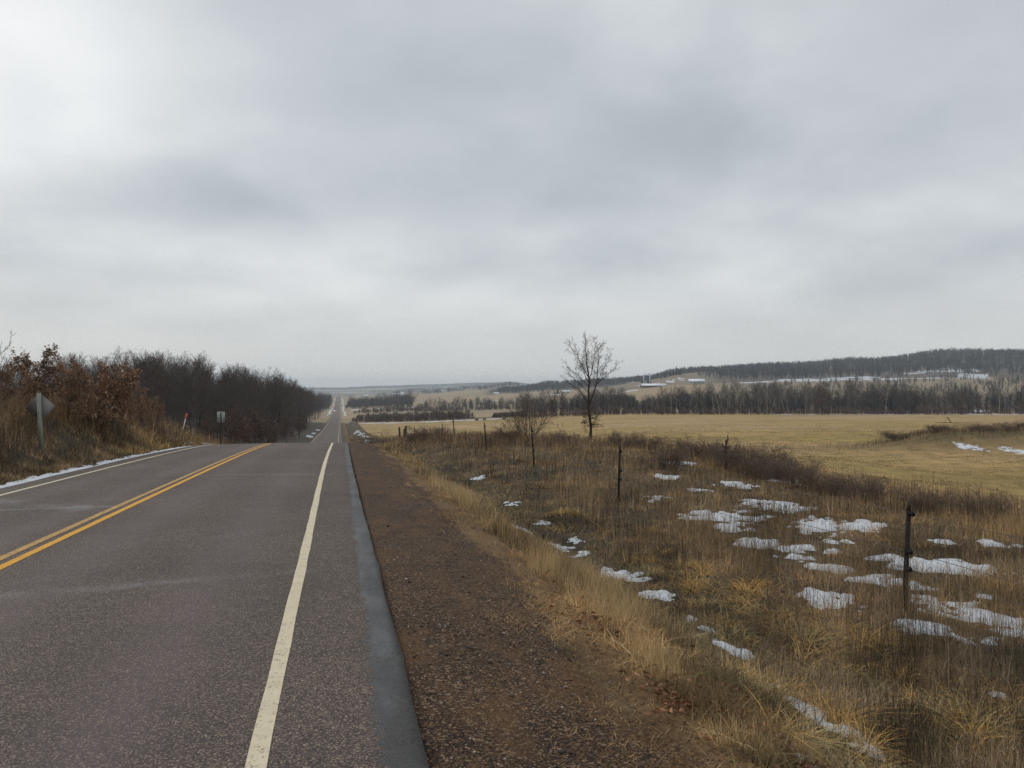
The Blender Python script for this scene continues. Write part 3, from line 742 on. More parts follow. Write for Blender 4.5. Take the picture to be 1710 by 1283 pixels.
P_HERO = dict(seg=[1, 6, 4, 3], wob=[0, .09, .13, .16], up=[0, .09, .07, .05], tip=[1, .3, .4, .6], rmin=.0075, start=[0, .12, .2], k=[1, 6, 3], ref=[1, 1.5, .6], ang=[0, 40, 42], len=[1, .48, .5], thin=.012,
              shape=[one, lambda s: 1.1 - .5 * s, one])
TD = 70.0; mpp = TD / F                                 # metres per photo pixel where the tree stands
def tp(x, y, dep=0.0): return ((x - 985.5) * mpp, dep, (741 - y) * mpp)
stems = [([tp(986, 745), tp(986, 710), tp(983, 685), tp(983, 650), tp(984, 632)], .145, .075, 10, 58, .8, .12),
         ([tp(984, 632), tp(980, 610), tp(978, 590), tp(977, 570), tp(976, 556)], .07, .012, 17, 36, 1.5, .05),
         ([tp(984, 632), tp(976, 615), tp(966, 600), tp(955, 580, .5), tp(947, 562, .6)], .05, .010, 15, 36, 1.3, .1),
         ([tp(984, 634), tp(990, 605, -.6), tp(993, 580, -.9), tp(992, 562, -1.1)], .045, .010, 13, 36, 1.3, .1),
         ([tp(984, 676), tp(992, 655), tp(998, 635), tp(1000, 605), tp(1001, 580), tp(1005, 570)], .07, .010, 18, 38, 1.4, .25),
         ([tp(999, 632), tp(1010, 612, .4), tp(1022, 596, .8), tp(1025, 580, .9)], .035, .009, 12, 38, 1.0, .1),
         ([tp(998, 638), tp(1012, 626, -.4), tp(1026, 613, -.7), tp(1036, 602, -.8)], .035, .009, 9, 38, .8, .15),
         ([tp(983, 676), tp(970, 655), tp(960, 645), tp(945, 635), tp(931, 625)], .05, .009, 10, 40, .7, .25),
         ([tp(983, 655), tp(968, 640, -.5), tp(952, 628, -.8), tp(938, 612, -.9)], .04, .009, 10, 40, .9, .2),
         ([tp(984, 645), tp(966, 625, .6), tp(950, 612, 1.0), tp(939, 598, 1.2)], .038, .009, 11, 38, .9, .2),
         ([tp(985, 640), tp(972, 612, 1.2), tp(966, 590, 1.7), tp(962, 572, 1.9)], .04, .009, 12, 38, 1.1, .15),
         ([tp(985, 712), tp(992, 710), tp(1000, 709, -.2), tp(1008, 714, -.3)], .05, .010, 8, 50, .55, .25)]
rnd = random.Random(77)
for j in range(26):
    y = rnd.uniform(683, 715); s_ = rnd.choice((-1, 1)); L = rnd.uniform(9, 21); dep = rnd.uniform(-1.1, 1.1)
    stems.append(([tp(984.5, y), tp(984.5 + s_ * L * .5, y + rnd.uniform(-4, 2), dep * .5), tp(984.5 + s_ * L, y + rnd.uniform(-7, 7), dep)], .022, .008, 4, 50, .45, .3))
lv = hero(985, 741, TD, stems, P_HERO, 3, 1.0)
X, Y = (float(v) for v in to_xy(985.5, TD))
t = thing("lone_tree", "tall bare tree with an airy crown, standing alone at the edge of the hayfield", "tree", (X, Y, float(T(X, Y)) - .15), 0, None, (.93, .93, .955))
put("trunk", build("trunk", *tubes(lv[0], 7), M_BARKD, link=False), t); put("crown", build("crown", *join([tubes(lv[1], 4), tubes(lv[2], 3), tubes(lv[3], 3)]), M_TWIGD, link=False), t)

P_SHRUB = dict(seg=[6, 5, 4, 3], wob=[.08, .12, .15, .2], up=[.05, .06, .05, .04], tip=[.25, .3, .4, .6], rmin=.005, start=[.15, .15, .2], k=[9, 6, 4], ref=[1, 1.2, .5], ang=[35, 40, 42], len=[.5, .5, .5], thin=.010,
               shape=[lambda s: 1.1 - .4 * s, one, one])
def shrub(seed, n, H, lean, P=P_SHRUB):
    rnd = random.Random(seed); out = [[], [], [], []]
    for i in range(n):
        a = 6.28 * i / n + rnd.random(); l = abs(rnd.gauss(lean, lean * .4)); d = Vector((math.cos(a) * l, math.sin(a) * l, 1)).normalized()
        grow(rnd, Vector((math.cos(a) * .12, math.sin(a) * .12, -.1)), d, H * rnd.uniform(.65, 1.08), .022 * H / 2.5, 0, P, out)
    return join([tubes(out[0], 5), tubes(out[1], 4)]), join([tubes(out[2], 3), tubes(out[3], 3)])
SH = []
for i in range(4):
    a, b = shrub(500 + i, 15, 1.6, .6); SH.append((build("stems", *a, M_BRUSH, link=False), build("twigs", *b, M_BRUSH, link=False)))
a, b = shrub(520, 10, 2.9, .62, dict(P_SHRUB, k=[8, 5, 3], thin=.008)); X, Y = (float(v) for v in to_xy(881, 50))
t = thing("bare_shrub", "bare many-stemmed shrub spreading upward, left of the lone tree", "shrub", (X, Y, float(T(X, Y)) - .05))
put("stems", build("stems", *a, M_TWIGD, link=False), t); put("twigs", build("twigs", *b, M_BRUSH, link=False), t)
BR = [  # photo column, distance, height, width, label
    (632, 98, 2.3, 1.5, "rounded dark thicket on the verge, left of the three timber posts"),
    (612, 92, 1.4, 1.2, "low thicket at the verge, nearest to the road crest"),
    (700, 62, 1.3, 1.5, "dark brush by the fence, right behind the three timber posts"),
    (722, 55, 1.3, 1.6, "dark brush around the two thinnest far fence posts"),
    (846, 51, 1.2, 1.2, "low brush filling the left foot of the many-stemmed shrub"),
    (945, 48, 1.0, 1.8, "flat dark brush in front of the lone tree, to its left"),
    (1035, 45, 1.1, 1.3, "dark brush beyond the fence, just right of the lone tree"),
    (1075, 44, 1.1, 1.4, "dark brush beyond the fence, second to the right of the lone tree"),
    (1120, 30, 1.2, .9, "round bushy clump of bare twigs standing above a snow patch"),
    (1165, 38, 1.25, 1.4, "long dark brush left of the black snag"),
    (1212, 33, 1.2, 1.1, "dark brush at the foot of the black snag"),
    (1248, 30, 1.35, 1.3, "tall purplish brush right of the black snag"),
    (1285, 28, 1.2, 1.3, "purplish brush stepping down right of the snag, second from it"),
    (1330, 25.5, 1.1, 1.3, "purplish brush stepping down right of the snag, third from it"),
    (1385, 23.5, 1.0, 1.3, "low purplish brush on the field side, halfway from snag to nearest post"),
    (1440, 22, .9, 1.3, "low brush at the hayfield edge, just left of the nearest fence post"),
    (1545, 20.5, .8, 1.4, "low brush at the hayfield edge, just right of the nearest fence post"),
    (1640, 19.5, .8, 1.5, "low brush at the hayfield edge, farther right of the nearest fence post"),
    (1495, 66, .9, 2.2, "dark tuft of brush crowning the left end of the grassy mound"),
    (1570, 66, .7, 2.4, "dark brush along the top of the grassy mound, middle stretch"),
    (1640, 67, .9, 2.4, "dark brush on the mound, above its left snow patch"),
    (1700, 67, 1.0, 2.4, "dark brush on the mound, cut by the right edge of the view")]
for i, (ppx, D, H, wd, lab) in enumerate(BR):
    X, Y = (float(v) for v in to_xy(ppx, D)); s = H * .8 / 1.6; wd *= 1.25
    t = thing("brush_clump", lab, "brush", (X, Y, float(T(X, Y)) - .06), i * 1.7, "bare brush clumps beyond the fence", (s * wd, s * wd, s))
    for nm, me in zip(("stems", "twigs"), SH[i % 4]): put(nm, me, t)
# bare saplings poking out at the left
a, b = shrub(531, 3, 2.6, .25, dict(P_SHRUB, k=[5, 3, 2])); X, Y = (float(v) for v in to_xy(-6, 23.5))
t = thing("bare_sapling", "thin bare sapling rising above the oaks at the left edge of the view", "sapling", (X, Y, float(T(X, Y))), .3, None, (1.1, 1.1, 1.3))
put("stems", build("stems", *join([a, b]), M_TWIG, link=False), t)
# black snag
mb = MB(); X, Y = (float(v) for v in to_xy(1212, 31)); z = float(T(X, Y)); px1 = 31 / F
mb.tube([(0, 0, -.1), (.02, 0, .5), (0, 0, 1.0), (.03, 0, 1.35)], [.085, .075, .07, .05], 8)
mb.tube([(0, 0, .95), (-.12, .02, 1.15), (-.2, .0, 1.28)], [.05, .045, .03], 6); mb.tube([(.02, 0, 1.0), (.13, .03, 1.1), (.18, 0, 1.2)], [.045, .04, .03], 6)
mb.tube([(.02, 0, 1.3), (.1, 0, 1.5), (.09, 0, 1.72)], [.045, .035, .018], 6); mb.tube([(.0, 0, 1.3), (-.03, 0, 1.5)], [.035, .02], 6)
mb.tube([(0.3, .1, -.1), (.31, .1, .6), (.36, .1, .92)], [.05, .05, .03], 6)
o = mb.build("dead_snag", M_TPOST); o.scale = (.8, .8, .78); o.location = (X, Y, z); o.rotation_euler = (0, 0, -TH); tag(o, "black broken snag with short stubs, standing in the brush by the hayfield", "snag")
# the stick standing in the hayfield
X, Y = (float(v) for v in to_xy(1583, 190)); mb = MB(); mb.tube([(-.9, 0, -.1), (-.4, 0, 1.0), (-.1, .1, 1.5)], [.04, .035, .03], 6); mb.tube([(-.2, 0, 1.45), (.3, 0, .8), (.75, 0, .05)], [.12, .11, .09], 6); mb.tube([(-3, 0, .05), (0, .2, .12), (4.5, 0, .06)], [.05, .07, .04], 6)
o = mb.build("fallen_branch", M_OLDW); o.location = (X, Y, float(T(X, Y))); o.rotation_euler = (0, 0, -TH); tag(o, "dark broken branch propped up far out in the hayfield", "branch")
for i, (ppx, D, lab) in enumerate([(796, 395, "round hay bale at the hayfield's far edge, leftmost of the three"), (809, 397, "round hay bale at the hayfield's far edge, middle of the three"), (842, 392, "round hay bale at the hayfield's far edge, rightmost of the three")]):
    X, Y = (float(v) for v in to_xy(ppx, D)); mb = MB(); pr = [(.75 * math.cos(q) * (1 + .04 * math.sin(5 * q)), .72 + .75 * math.sin(q)) for q in np.linspace(0, 6.28, 25)[:-1]]
    mb.prism(pr, 'y', -.7, .7); o = mb.build("hay_bale", M_HAY); o.location = (X, Y, float(T(X, Y)) - .05); o.rotation_euler = (0, 0, .5 + i); tag(o, lab, "hay bale", "hay bales at the far edge")
for ppx, D, h, lab in [(1106, 330, 1.3, "short dark stake in front of the field wood"), (931, 210, 1.1, "thin stake in the hayfield left of the lone tree"), (939, 214, 1.2, "thin stake in the hayfield beside the lone tree, the nearer of two")]:
    X, Y = (float(v) for v in to_xy(ppx, D)); mb = MB(); mb.tube([(0, 0, -.2), (.02, 0, h * .6), (.0, .03, h)], [.06, .055, .05], 6); o = mb.build("field_stake", M_OLDW); o.location = (X, Y, float(T(X, Y))); tag(o, lab, "stake", "stakes in the hayfield")

# ------------------------------------------------------------------ fence, posts, signs
FX = 7.1
fence = thing("wire_fence", "rusty steel-post wire fence running along the ditch towards the road crest", "fence", (FX, 8.87, float(T(FX, 8.87))))
fo = np.array([FX, 8.87, float(T(FX, 8.87))])
POSTS = [(-1.5, 1.45, 0, 0), (8.87, 1.47, -.055, .0), (19.75, 1.50, -.03, .0), (29.2, 1.56, .06, .02), (39.7, 1.45, .085, .0), (50.8, 1.50, .10, .02), (57.0, 1.35, .07, .0), (63.5, 1.2, .03, 0), (78, 1.3, 0, 0)]
tops = []
for i, (y, h, tx, ty) in enumerate(POSTS):
    x = FX + [0, .0, .05, -.04, .03, -.02, .05, -.1, 0][i]; z = float(T(x, y)); dx, dy = -tx * h, ty * h
    mb = MB(); lx = lambda s: (dx * (s - 1) + x - fo[0] + .0, dy * s + y - fo[1], z - fo[2] + h * s)
    # steel T-section: flange facing the road, stem behind
    ax, ay = CS, -SN
    b0, b1 = lx(-.12), lx(.90); wd = .032 if i < 4 else .032
    for (u0, u1, v0, v1) in ((-wd, wd, -.004, .004), (-.004, .004, .0045, .035)):
        V = [];
        for (bx, by, bz) in (b0, b1):
            for (u, v) in ((u0, v0), (u1, v0), (u1, v1), (u0, v1)): V.append((bx + u * ax + v * SN, by + u * ay + v * CS, bz))
        mb.add(V, [(0, 1, 2, 3), (7, 6, 5, 4), (0, 4, 5, 1), (1, 5, 6, 2), (2, 6, 7, 3), (3, 7, 4, 0)])
    for k in range(20):
        s = .05 + .8 * k / 19; bx, by, bz = lx(s); bx -= .004 * SN; by -= .008
        mb.box(bx - .008, bx + .008, by - .006, by, bz - .012, bz + .012)
    po = mb.build("post", M_TPOST, fence)
    c0, c1 = lx(.90), lx(1.0); mb = MB(); mb.tube([c0, c1], [wd * .85, wd * .7], 6); mb.build("post_tip", M_PTOP, po)
    hs = (.86, .53, .38); row = []
    for s in hs:
        bx, by, bz = lx(s); mb = MB(); mb.tube([(bx - .01, by - .012, bz), (bx + .045, by - .014, bz)], [.022, .028], 8); mb.tube([(bx + .045, by - .014, bz), (bx + .062, by - .014, bz)], [.036, .030], 8)
        if i < 6: mb.build("insulator", M_INS, po)
        row.append((bx + .055, by - .014, bz))
    tops.append(row)
for k in range(3):
    pts = []
    for i in range(len(tops) - 1):
        a, b = np.array(tops[i][k]), np.array(tops[i + 1][k])
        for s in np.linspace(0, 1, 9)[:-1]: q = a + (b - a) * s; q[2] -= .10 * 4 * s * (1 - s) * .6; pts.append(tuple(q))
    mb = MB(); mb.tube(pts, .0038, 5); mb.build("wire", M_WIRE, fence)
for i, (ppx, D, h, lab) in enumerate([(667.5, 97, 1.62, "dark timber gatepost, leftmost of the three by the road crest"), (675.5, 92, 1.38, "shortest dark timber post, between the two gateposts"), (678.3, 89, 1.66, "paler timber gatepost, rightmost of the three by the road crest")]):
    X, Y = (float(v) for v in to_xy(ppx, D)); mb = MB(); mb.tube([(0, 0, -.3), (.01, 0, h * .5), (.0, .02, h - .03), (.0, .02, h)], [.135, .125, .12, .10], 9)
    o = mb.build("timber_post", M_OLDW); o.location = (X, Y, float(T(X, Y))); o.rotation_euler = (0, .03 * (i - 1), i); tag(o, lab, "post", "timber posts by the road crest")

# diamond warning sign seen from behind
X, Y = (float(v) for v in to_xy(69.5, 25.6)); z = float(T(X, Y)) - .05; h = 1.7 - (656 - HZ) * 25.6 / F - z
t = thing("diamond_sign", "diamond warning sign seen from behind on a leaning pale post", "road sign", (X, Y, z)); t.rotation_euler = (0, rad(-2.6), -.12)
mb = MB(); b = .052
mb.prism([(-b, -b * .9), (b, -b * .9), (b, b * .9), (-b, b * .9)], 'z', -.3, h); mb.build("post", M_POSTW, t)
mb = MB(); q = .46; r_ = .045; zc_ = h - q - .0
poly = []
for (cx_, cz_, a0) in ((0, q - r_ * 1.2, 45), (-q + r_ * 1.2, 0, 135), (0, -q + r_ * 1.2, 225), (q - r_ * 1.2, 0, 315)):
    for k in range(4): aa = rad(a0 + 30 * k - 0); poly.append((cx_ + r_ * math.cos(aa), zc_ + cz_ + r_ * math.sin(aa)))
mb.prism(poly, 'y', .055, .060); pl_ = mb.build("sign_plate", M_PLATE, t)
mb = MB()
for zz_ in (zc_ + .2, zc_ - .2): mb.tube([(0, -b * 1.1, zz_), (0, -b * 1.35, zz_)], .014, 6)
mb.tube([(-.04, -.06, h * .62), (-.075, -.06, h * .64)], .012, 6); mb.build("bolts", M_TPOST, t)
# pale rectangular sign seen from behind
X, Y = (float(v) for v in to_xy(369, 61.6)); z = float(T(X, Y)) - .05; h = 1.7 - (689 - HZ) * 61.6 / F - z; k1 = 61.6 / F
t = thing("rectangular_sign", "pale rectangular road sign seen from behind on a thin post", "road sign", (X, Y, z), -.10)
mb = MB(); mb.box(-.042, .042, -.03, .0, -.3, h); mb.build("post", M_TPOST, t)
mb = MB(); mb.prism([(-.29, h - .76), (.27, h - .80), (.30, h + .04), (-.29, h + .06)], 'y', .004, .012); sp = mb.build("sign_plate", M_PLATE2, t)
mb = MB()
for k in range(5): zz_ = h - .70 + .165 * k; mb.box(-.27, .26, -.008, .003, zz_ - .018, zz_ + .018)
mb.build("stiffener_ribs", M_PLATE, sp)
# red-tipped marker
MD = 53.0; X, Y = (float(v) for v in to_xy(303, MD)); z = float(T(X, Y)); z0 = z; MS = EYE - (690 - HZ) * MD / F - z
t = thing("marker_post", "leaning white marker post with an orange-red tip on the left bank", "marker", (X, Y, z0)); t.rotation_euler = (0, rad(13), 0)
mb = MB(); mb.tube([(0, 0, -.3), (0, 0, MS - .33)], [.035, .035], 8); mb.build("post", M_PWHITE, t)
mb = MB(); hh = MS - .33; mb.tube([(0, 0, hh), (0, 0, hh + .05), (0, 0, hh + .29), (0, 0, hh + .33)], [.04, .062, .062, .04], 10); mb.build("tip", M_ORANGE, t)

# ------------------------------------------------------------------ far buildings, car, conifers
def gable_house(name, label, cat, ppx, D, L, W, Hw, Hr, rz, wall, roof, windows=3, z=None):
    X, Y = (float(v) for v in to_xy(ppx, D)); t = thing(name, label, cat, (X, Y, float(T(X, Y)) - .4 if z is None else z), rz)
    mb = MB(); mb.prism([(-W / 2, 0), (W / 2, 0), (W / 2, Hw), (0, Hw + Hr), (-W / 2, Hw)], 'x', -L / 2, L / 2); wl = mb.build("wall", wall, t)
    mb = MB(); e = .5; th = .35
    mb.prism([(-W / 2 - e, Hw - e * Hr / W * 2 + .03), (0, Hw + Hr + .03), (W / 2 + e, Hw - e * Hr / W * 2 + .03), (W / 2 + e, Hw - e * Hr / W * 2 + th), (0, Hw + Hr + th), (-W / 2 - e, Hw - e * Hr / W * 2 + th)], 'x', -L / 2 - e, L / 2 + e); mb.build("roof", roof, t)
    for k in range(windows):
        x = -L / 2 + L * (k + .5) / windows; mb = MB(); mb.box(x - .5, x + .5, -W / 2 - .06, -W / 2 - .003, Hw * .4, Hw * .8); mb.build("window", M_GLASS, t)
    mb = MB(); mb.box(L / 2 + .003, L / 2 + .07, -1.2, 1.2, 0.2, Hw * .8); mb.build("door", M_WALLD, t)
    return t
gable_house("dairy_barn", "long low barn with a snow-white roof below the two silos", "barn", 1091, 1015, 32, 9, 2.0, 2.2, -TH + .1, M_WALLD, M_ROOFW, 5)
gable_house("hillside_barn", "white barn with a patchy snowy roof on the wooded slope, right of the silos", "barn", 1163, 1040, 20, 8, 3.2, 2.6, -TH - .08, M_WALLW, M_ROOFW, 4)
gable_house("field_shed", "pale shed beside a dark spruce, behind the lone tree", "shed", 945, 1150, 11, 7, 3.0, 1.6, -TH, M_WALLW, M_SILOP, 2)
gable_house("valley_shed", "small pale shed on the left of the centre ridge, below its trees", "shed", 829, 1440, 9, 6, 1.6, 1.6, -TH, M_WALLD, M_ROOFW, 1)
for i, (ppx, D, L, lab) in enumerate([(768, 2500, 24, "far white farmhouse on the tan knoll, the larger of its pair"), (737, 2450, 10, "far white farmhouse left on the tan knoll, beside it a dark silo"), (596, 2650, 26, "far white barn left of the others, near the road's vanishing point"),
                                      (612, 2700, 15, "far white house beside the long white barn near the vanishing point"), (660, 2500, 24, "far pale barn above the hedgerow, middle of the valley"), (672, 2450, 10, "far small white shed above the hedgerow, beside a pale barn"), (541, 3000, 22, "far white building left of the road's vanishing point")]):
    X, Y = to_xy(ppx, D); gable_house("farm_building", lab, "farm building", ppx, D, L, 11, 5, 3, -TH, M_WALLW, M_ROOFW, 2)
def silo(label, ppx, D, H, r, dome):
    X, Y = (float(v) for v in to_xy(ppx, D)); t = thing("silo", label, "silo", (X, Y, float(T(X, Y)) - .6), -TH, "silos of the hillside farm")
    mb = MB(); mb.tube([(0, 0, 0), (0, 0, H)], r, 20); bd = mb.build("silo_body", M_SILO, t, smooth=False)
    mb = MB(); zs = [(r * 1.06, H), (r * 1.06, H + .4), (r * .98, H + r * .45), (r * .75, H + r * .8), (r * .4, H + r * 1.02), (.1, H + r * 1.1)] if dome else [(r * 1.04, H), (r * 1.04, H + 1.1), (r * .7, H + 1.7), (.1, H + 1.9)]
    mb.tube([(0, 0, z) for _, z in zs], [q for q, _ in zs], 20); mb.build("silo_dome", M_SILOP, t)
    mb = MB(); mb.box(r * .10, r * .50, -r - .5, -r * .83, .5, H + .2); mb.build("unloading_chute", M_SILOP, t)
silo("paler-topped shorter silo, left of the pair on the hillside farm", 1073.5, 1050, 14.4, 2.6, False)
silo("silo with a rounded white dome, right of the pair on the hillside farm", 1083.5, 1055, 14.6, 2.8, True)
silo("squat dark silo on the far tan knoll in the valley", 717, 2420, 9.0, 2.6, False)
# spruces
def spruce_mesh(seed):
    rg = np.random.default_rng(seed); N = 1400; u = rg.random(N) ** .75; z = .06 + .94 * (1 - u); R = .24 * u * (1 + .25 * np.sin(z * 70)) + .01
    a = rg.random(N) * 6.283; L = R * rg.uniform(.7, 1.15, N); base = np.stack([0 * z, 0 * z, z], 1); d = np.stack([np.cos(a), np.sin(a), -.25 + .3 * rg.random(N)], 1)
    tip = base + d * L[:, None]; sd = np.stack([-np.sin(a), np.cos(a), 0 * a], 1) * (.035 * (.4 + u))[:, None]; m_ = base + d * L[:, None] * .55
    V = np.stack([base + [0, 0, .02], m_ + sd, tip, m_ - sd], 1).reshape(-1, 3); return V, np.arange(N * 4).reshape(N, 4)
SPR = [build("foliage", *spruce_mesh(i), M_CONIF, link=False) for i in range(2)]
mb = MB(); mb.tube([(0, 0, -.05), (0, 0, .3), (0, 0, .95)], [.018, .015, .004], 7); STK = mb.build("trunk", M_BARKD); stk = STK.data; bpy.data.objects.remove(STK)
for i, (ppx, D, H, lab) in enumerate([(1104, 1245, 9, "short spruce at the left end of the hilltop row"), (1110, 1250, 11.5, "spruce second from the left in the hilltop row"), (1114, 1255, 10, "narrow spruce third from the left in the hilltop row"), (1119, 1250, 13, "tall pointed spruce in the middle of the hilltop row"),
                                      (1124.5, 1250, 11, "spruce right of the tall pointed one in the hilltop row"), (1130, 1255, 14, "broad tall spruce near the right end of the hilltop row"), (1136, 1255, 12, "spruce at the right end of the hilltop row"),
                                      (931, 1145, 11, "single dark spruce beside the pale shed behind the lone tree"), (947, 1165, 9, "dark spruce directly behind the pale shed")]):
    X, Y = (float(v) for v in to_xy(ppx, D)); t = thing("spruce_tree", lab, "tree", (X, Y, float(T(X, Y)) - .3), i * 1.3, "spruces of the hillside farm", (H * .95, H * .95, H))
    put("trunk", stk, t); put("foliage", SPR[i % 2], t)
for ppx, D, H, lab in [(1098, 1240, 13, "bare tree at the left of the hilltop spruces"), (1142, 1260, 15, "bare tree at the right of the hilltop spruces")]:
    X, Y = (float(v) for v in to_xy(ppx, D)); plant_tree("wide", int(ppx), "hilltop_tree", lab, "tree", X, Y, H, None, .4)
# oncoming car
X, Y = -5.2, 880.; t = thing("car", "dark car with lit headlights coming up the far road", "car", (X, Y, float(road_z(X, Y)) + .02))
mb = MB(); mb.prism([(-2.2, .35), (-2.25, .75), (-1.2, .95), (-.6, 1.42), (1.2, 1.45), (1.9, 1.0), (2.2, .95), (2.2, .35)], 'x', -.88, .88); mb.build("body", M_CARB, t)
mb = MB(); mb.prism([(-1.17, .99), (-.64, 1.36), (-.66, 1.38), (-1.2, 1.0)], 'x', -.72, .72); mb.build("windscreen", M_GLASS, t)
for x in (-.8, .8):
    for y in (-1.4, 1.4): mb = MB(); mb.tube([(x - .1, y, .32), (x + .1, y, .32)], .32, 14); mb.build("wheel", M_TYRE, t)
    mb = MB(); mb.tube([(x * .8, -2.27, .68), (x * .8, -2.235, .68)], [.14, .13], 10); mb.build("headlight", M_LAMP, t)

# ------------------------------------------------------------------ snow
SNOW = [(955, 922, 55, 14), (990, 970, 20, 8), (1040, 968, 72, 24), (1012, 955, 30, 10), (1100, 1000, 45, 12), (1155, 1038, 25, 10), (1185, 1057, 32, 7), (1225, 1088, 46, 18), (1290, 1150, 16, 10), (1345, 1185, 52, 36),
        (1362, 1200, 40, 24), (1415, 1182, 34, 22), (1398, 1218, 60, 36), (1450, 1250, 66, 40), (1480, 1278, 70, 26), (1345, 1275, 44, 22), (1205, 862, 120, 20), (1285, 845, 120, 18), (1320, 852, 50, 12), (1220, 885, 60, 12), (1265, 910, 86, 14),
        (1360, 920, 96, 15), (1365, 880, 74, 26), (1440, 880, 64, 18), (1310, 805, 55, 8), (1230, 810, 56, 8), (1170, 820, 42, 8), (1135, 775, 56, 6), (1090, 833, 54, 9), (1500, 938, 96, 18), (1590, 948, 140, 22), (1385, 950, 74, 10),
        (1380, 1005, 76, 26), (1435, 1020, 26, 11), (1460, 970, 96, 14), (1490, 978, 110, 14), (1545, 1005, 46, 15), (1600, 1015, 62, 20), (1570, 1055, 120, 26), (1640, 1040, 130, 22), (1700, 1058, 70, 22), (1640, 995, 28, 7),
        (1650, 1165, 52, 10), (870, 885, 40, 6), (850, 842, 30, 5), (905, 875, 24, 5), (675, 760, 12, 4), (620, 739, 12, 4), (1120, 800, 40, 5), (1400, 905, 40, 10), (1330, 935, 50, 8), (1640, 1075, 60, 10), (1075, 1050, 18, 6), (960, 905, 22, 6),
        (800, 800, 20, 4), (1560, 905, 50, 8), (1660, 910, 60, 8)]
sb = []
for (cx_, cy_, ww, hh_) in SNOW:
    x, y, d = hit(cx_, cy_)
    zz_ = EYE - float(T(x, y)); a_ = ww * d / F * .5; b_ = min(hh_ * d * d / (F * zz_) * .5, a_ * 2.6)
    vx, vy = x / math.hypot(x, y), y / math.hypot(x, y); gk_ = .95 if cy_ > 1100 else 1.0; sb.append((x, y, max(a_ * gk_, .07), max(b_ * gk_, .07), vx, vy))
for (cx_, cy_, ww, dd) in [(1618, 748, 30, 1.5), (1703, 757, 34, 2.0)]:
    x, y, d = hit(cx_, cy_); sb.append((x, y, ww * d / F * .5, dd, SN, CS))
for y in np.arange(9, 60, 1.3):                       # ploughed ridge along the left pavement edge
    sb.append((RL - .28 + .10 * math.sin(y * 3.1), y, .26 + .08 * math.sin(y * 1.7), 1.0, 0, 1))
rnd = random.Random(3)
for y in np.arange(62, 330, 7.0):
    if rnd.random() < .3: sb.append((RL - 1.1 - rnd.random(), y, .35 + .3 * rnd.random(), 3.5, 0, 1))
    if y > 100 and rnd.random() < .4: sb.append((3.6 + rnd.random() * 2.0 + y * .006, y, .35 + .35 * rnd.random(), 3.5, 0, 1))
for y in np.arange(700, 1700, 60):
    sb.append((RL - 2 - rnd.random() * 2, y, (.4 + rnd.random()) * 1.0, 22, 0, 1)); sb.append((3 + rnd.random() * 2.5, y, (.4 + rnd.random()) * 1.1, 24, 0, 1))
SB = np.array(sb)


def snow_mask(X, Y):
    m = np.full(np.shape(X), -9.0)
    for x, y, a, b, vx, vy in SB:
        if y > 60: continue
        u = ((X - x) * vy - (Y - y) * vx) / a; v = ((X - x) * vx + (Y - y) * vy) / b; m = np.maximum(m, 1 - u * u - v * v)
    return m


Vs, Qs, b0 = [], [], 0
for i, (x, y, a, b, vx, vy) in enumerate(SB):
    n_ = int(np.clip(max(a, b) / .02, 16, 70)); g_ = np.linspace(-1.5, 1.5, n_); U, W_ = np.meshgrid(g_, g_)
    Xs = x + U * a * vy + W_ * b * vx; Ys = y - U * a * vx + W_ * b * vy
    sc_ = 1.7 / max(min(a, .6), .14); nn = fbm(Xs * sc_ * .9, Ys * sc_ * .9, 200 + i % 5, 3); nf_ = fbm(Xs * 6, Ys * 6, 210, 3)
    m = 1 - .8 * (U * U + W_ * W_) + (nn - .64) * 4.2 + (nf_ - .5) * 2.2
    th = min(.05, .07 * a + .015) if y < 100 else .25
    Z = T(Xs, Ys) + np.clip(m, -.5, .45) * th * 1.5 + (nf_ - .5) * .03 * (y < 100) + (.12 if y > 60 else .015)
    if y < 60 and x < RL + .5: Z = np.maximum(Z, np.where(Xs > RL - .05, road_z(Xs, Ys) - .05 + np.clip(m, -.5, .4) * .12, -99))
    i_ = np.arange(n_ * n_).reshape(n_, n_); q = np.stack([i_[:-1, :-1], i_[:-1, 1:], i_[1:, 1:], i_[1:, :-1]], -1).reshape(-1, 4)
    q = q[(m.ravel()[q] > -.12).any(1)]
    Vs.append(np.stack([Xs, Ys, Z], -1).reshape(-1, 3)); Qs.append(q + b0); b0 += n_ * n_
o = build("snow", np.concatenate(Vs), np.concatenate(Qs), M_SNOW, smooth=True); tag(o, "patches of old snow lying in the rough grass and along the road", kind="stuff")

# snow strips far off: hill foot, field margin, streaks on the farm hillside
Vs, Qs, b0 = [], [], 0
def far_snow(p0, p1, d0, d1, thr, seed, fx=9.0, fd=6.0, lift=.5):
    global b0
    pp = np.arange(p0, p1 + 1, 2.0); dd = np.linspace(d0, d1, 9); PPx, DD = np.meshgrid(pp, dd); Xs, Ys = to_xy(PPx, DD)
    m = fbm(PPx / fx, DD / fd, seed, 3) - thr + .25 * (1 - np.abs((DD - (d0 + d1) / 2) / ((d1 - d0) / 2)))
    Z = T(Xs, Ys) + np.clip(m * 3, -1, 1) * lift + .1
    i_ = np.arange(PPx.size).reshape(PPx.shape); q = np.stack([i_[:-1, :-1], i_[:-1, 1:], i_[1:, 1:], i_[1:, :-1]], -1).reshape(-1, 4); q = q[(m.ravel()[q] > -.15).any(1)]
    Vs.append(np.stack([Xs, Ys, Z], -1).reshape(-1, 3)); Qs.append(q + b0); b0 += PPx.size
far_snow(1235, 1500, 1018, 1062, .58, 301); far_snow(1300, 1470, 1060, 1110, .62, 302); far_snow(1470, 1655, 1030, 1058, .55, 303); far_snow(1600, 1650, 1055, 1100, .52, 304)
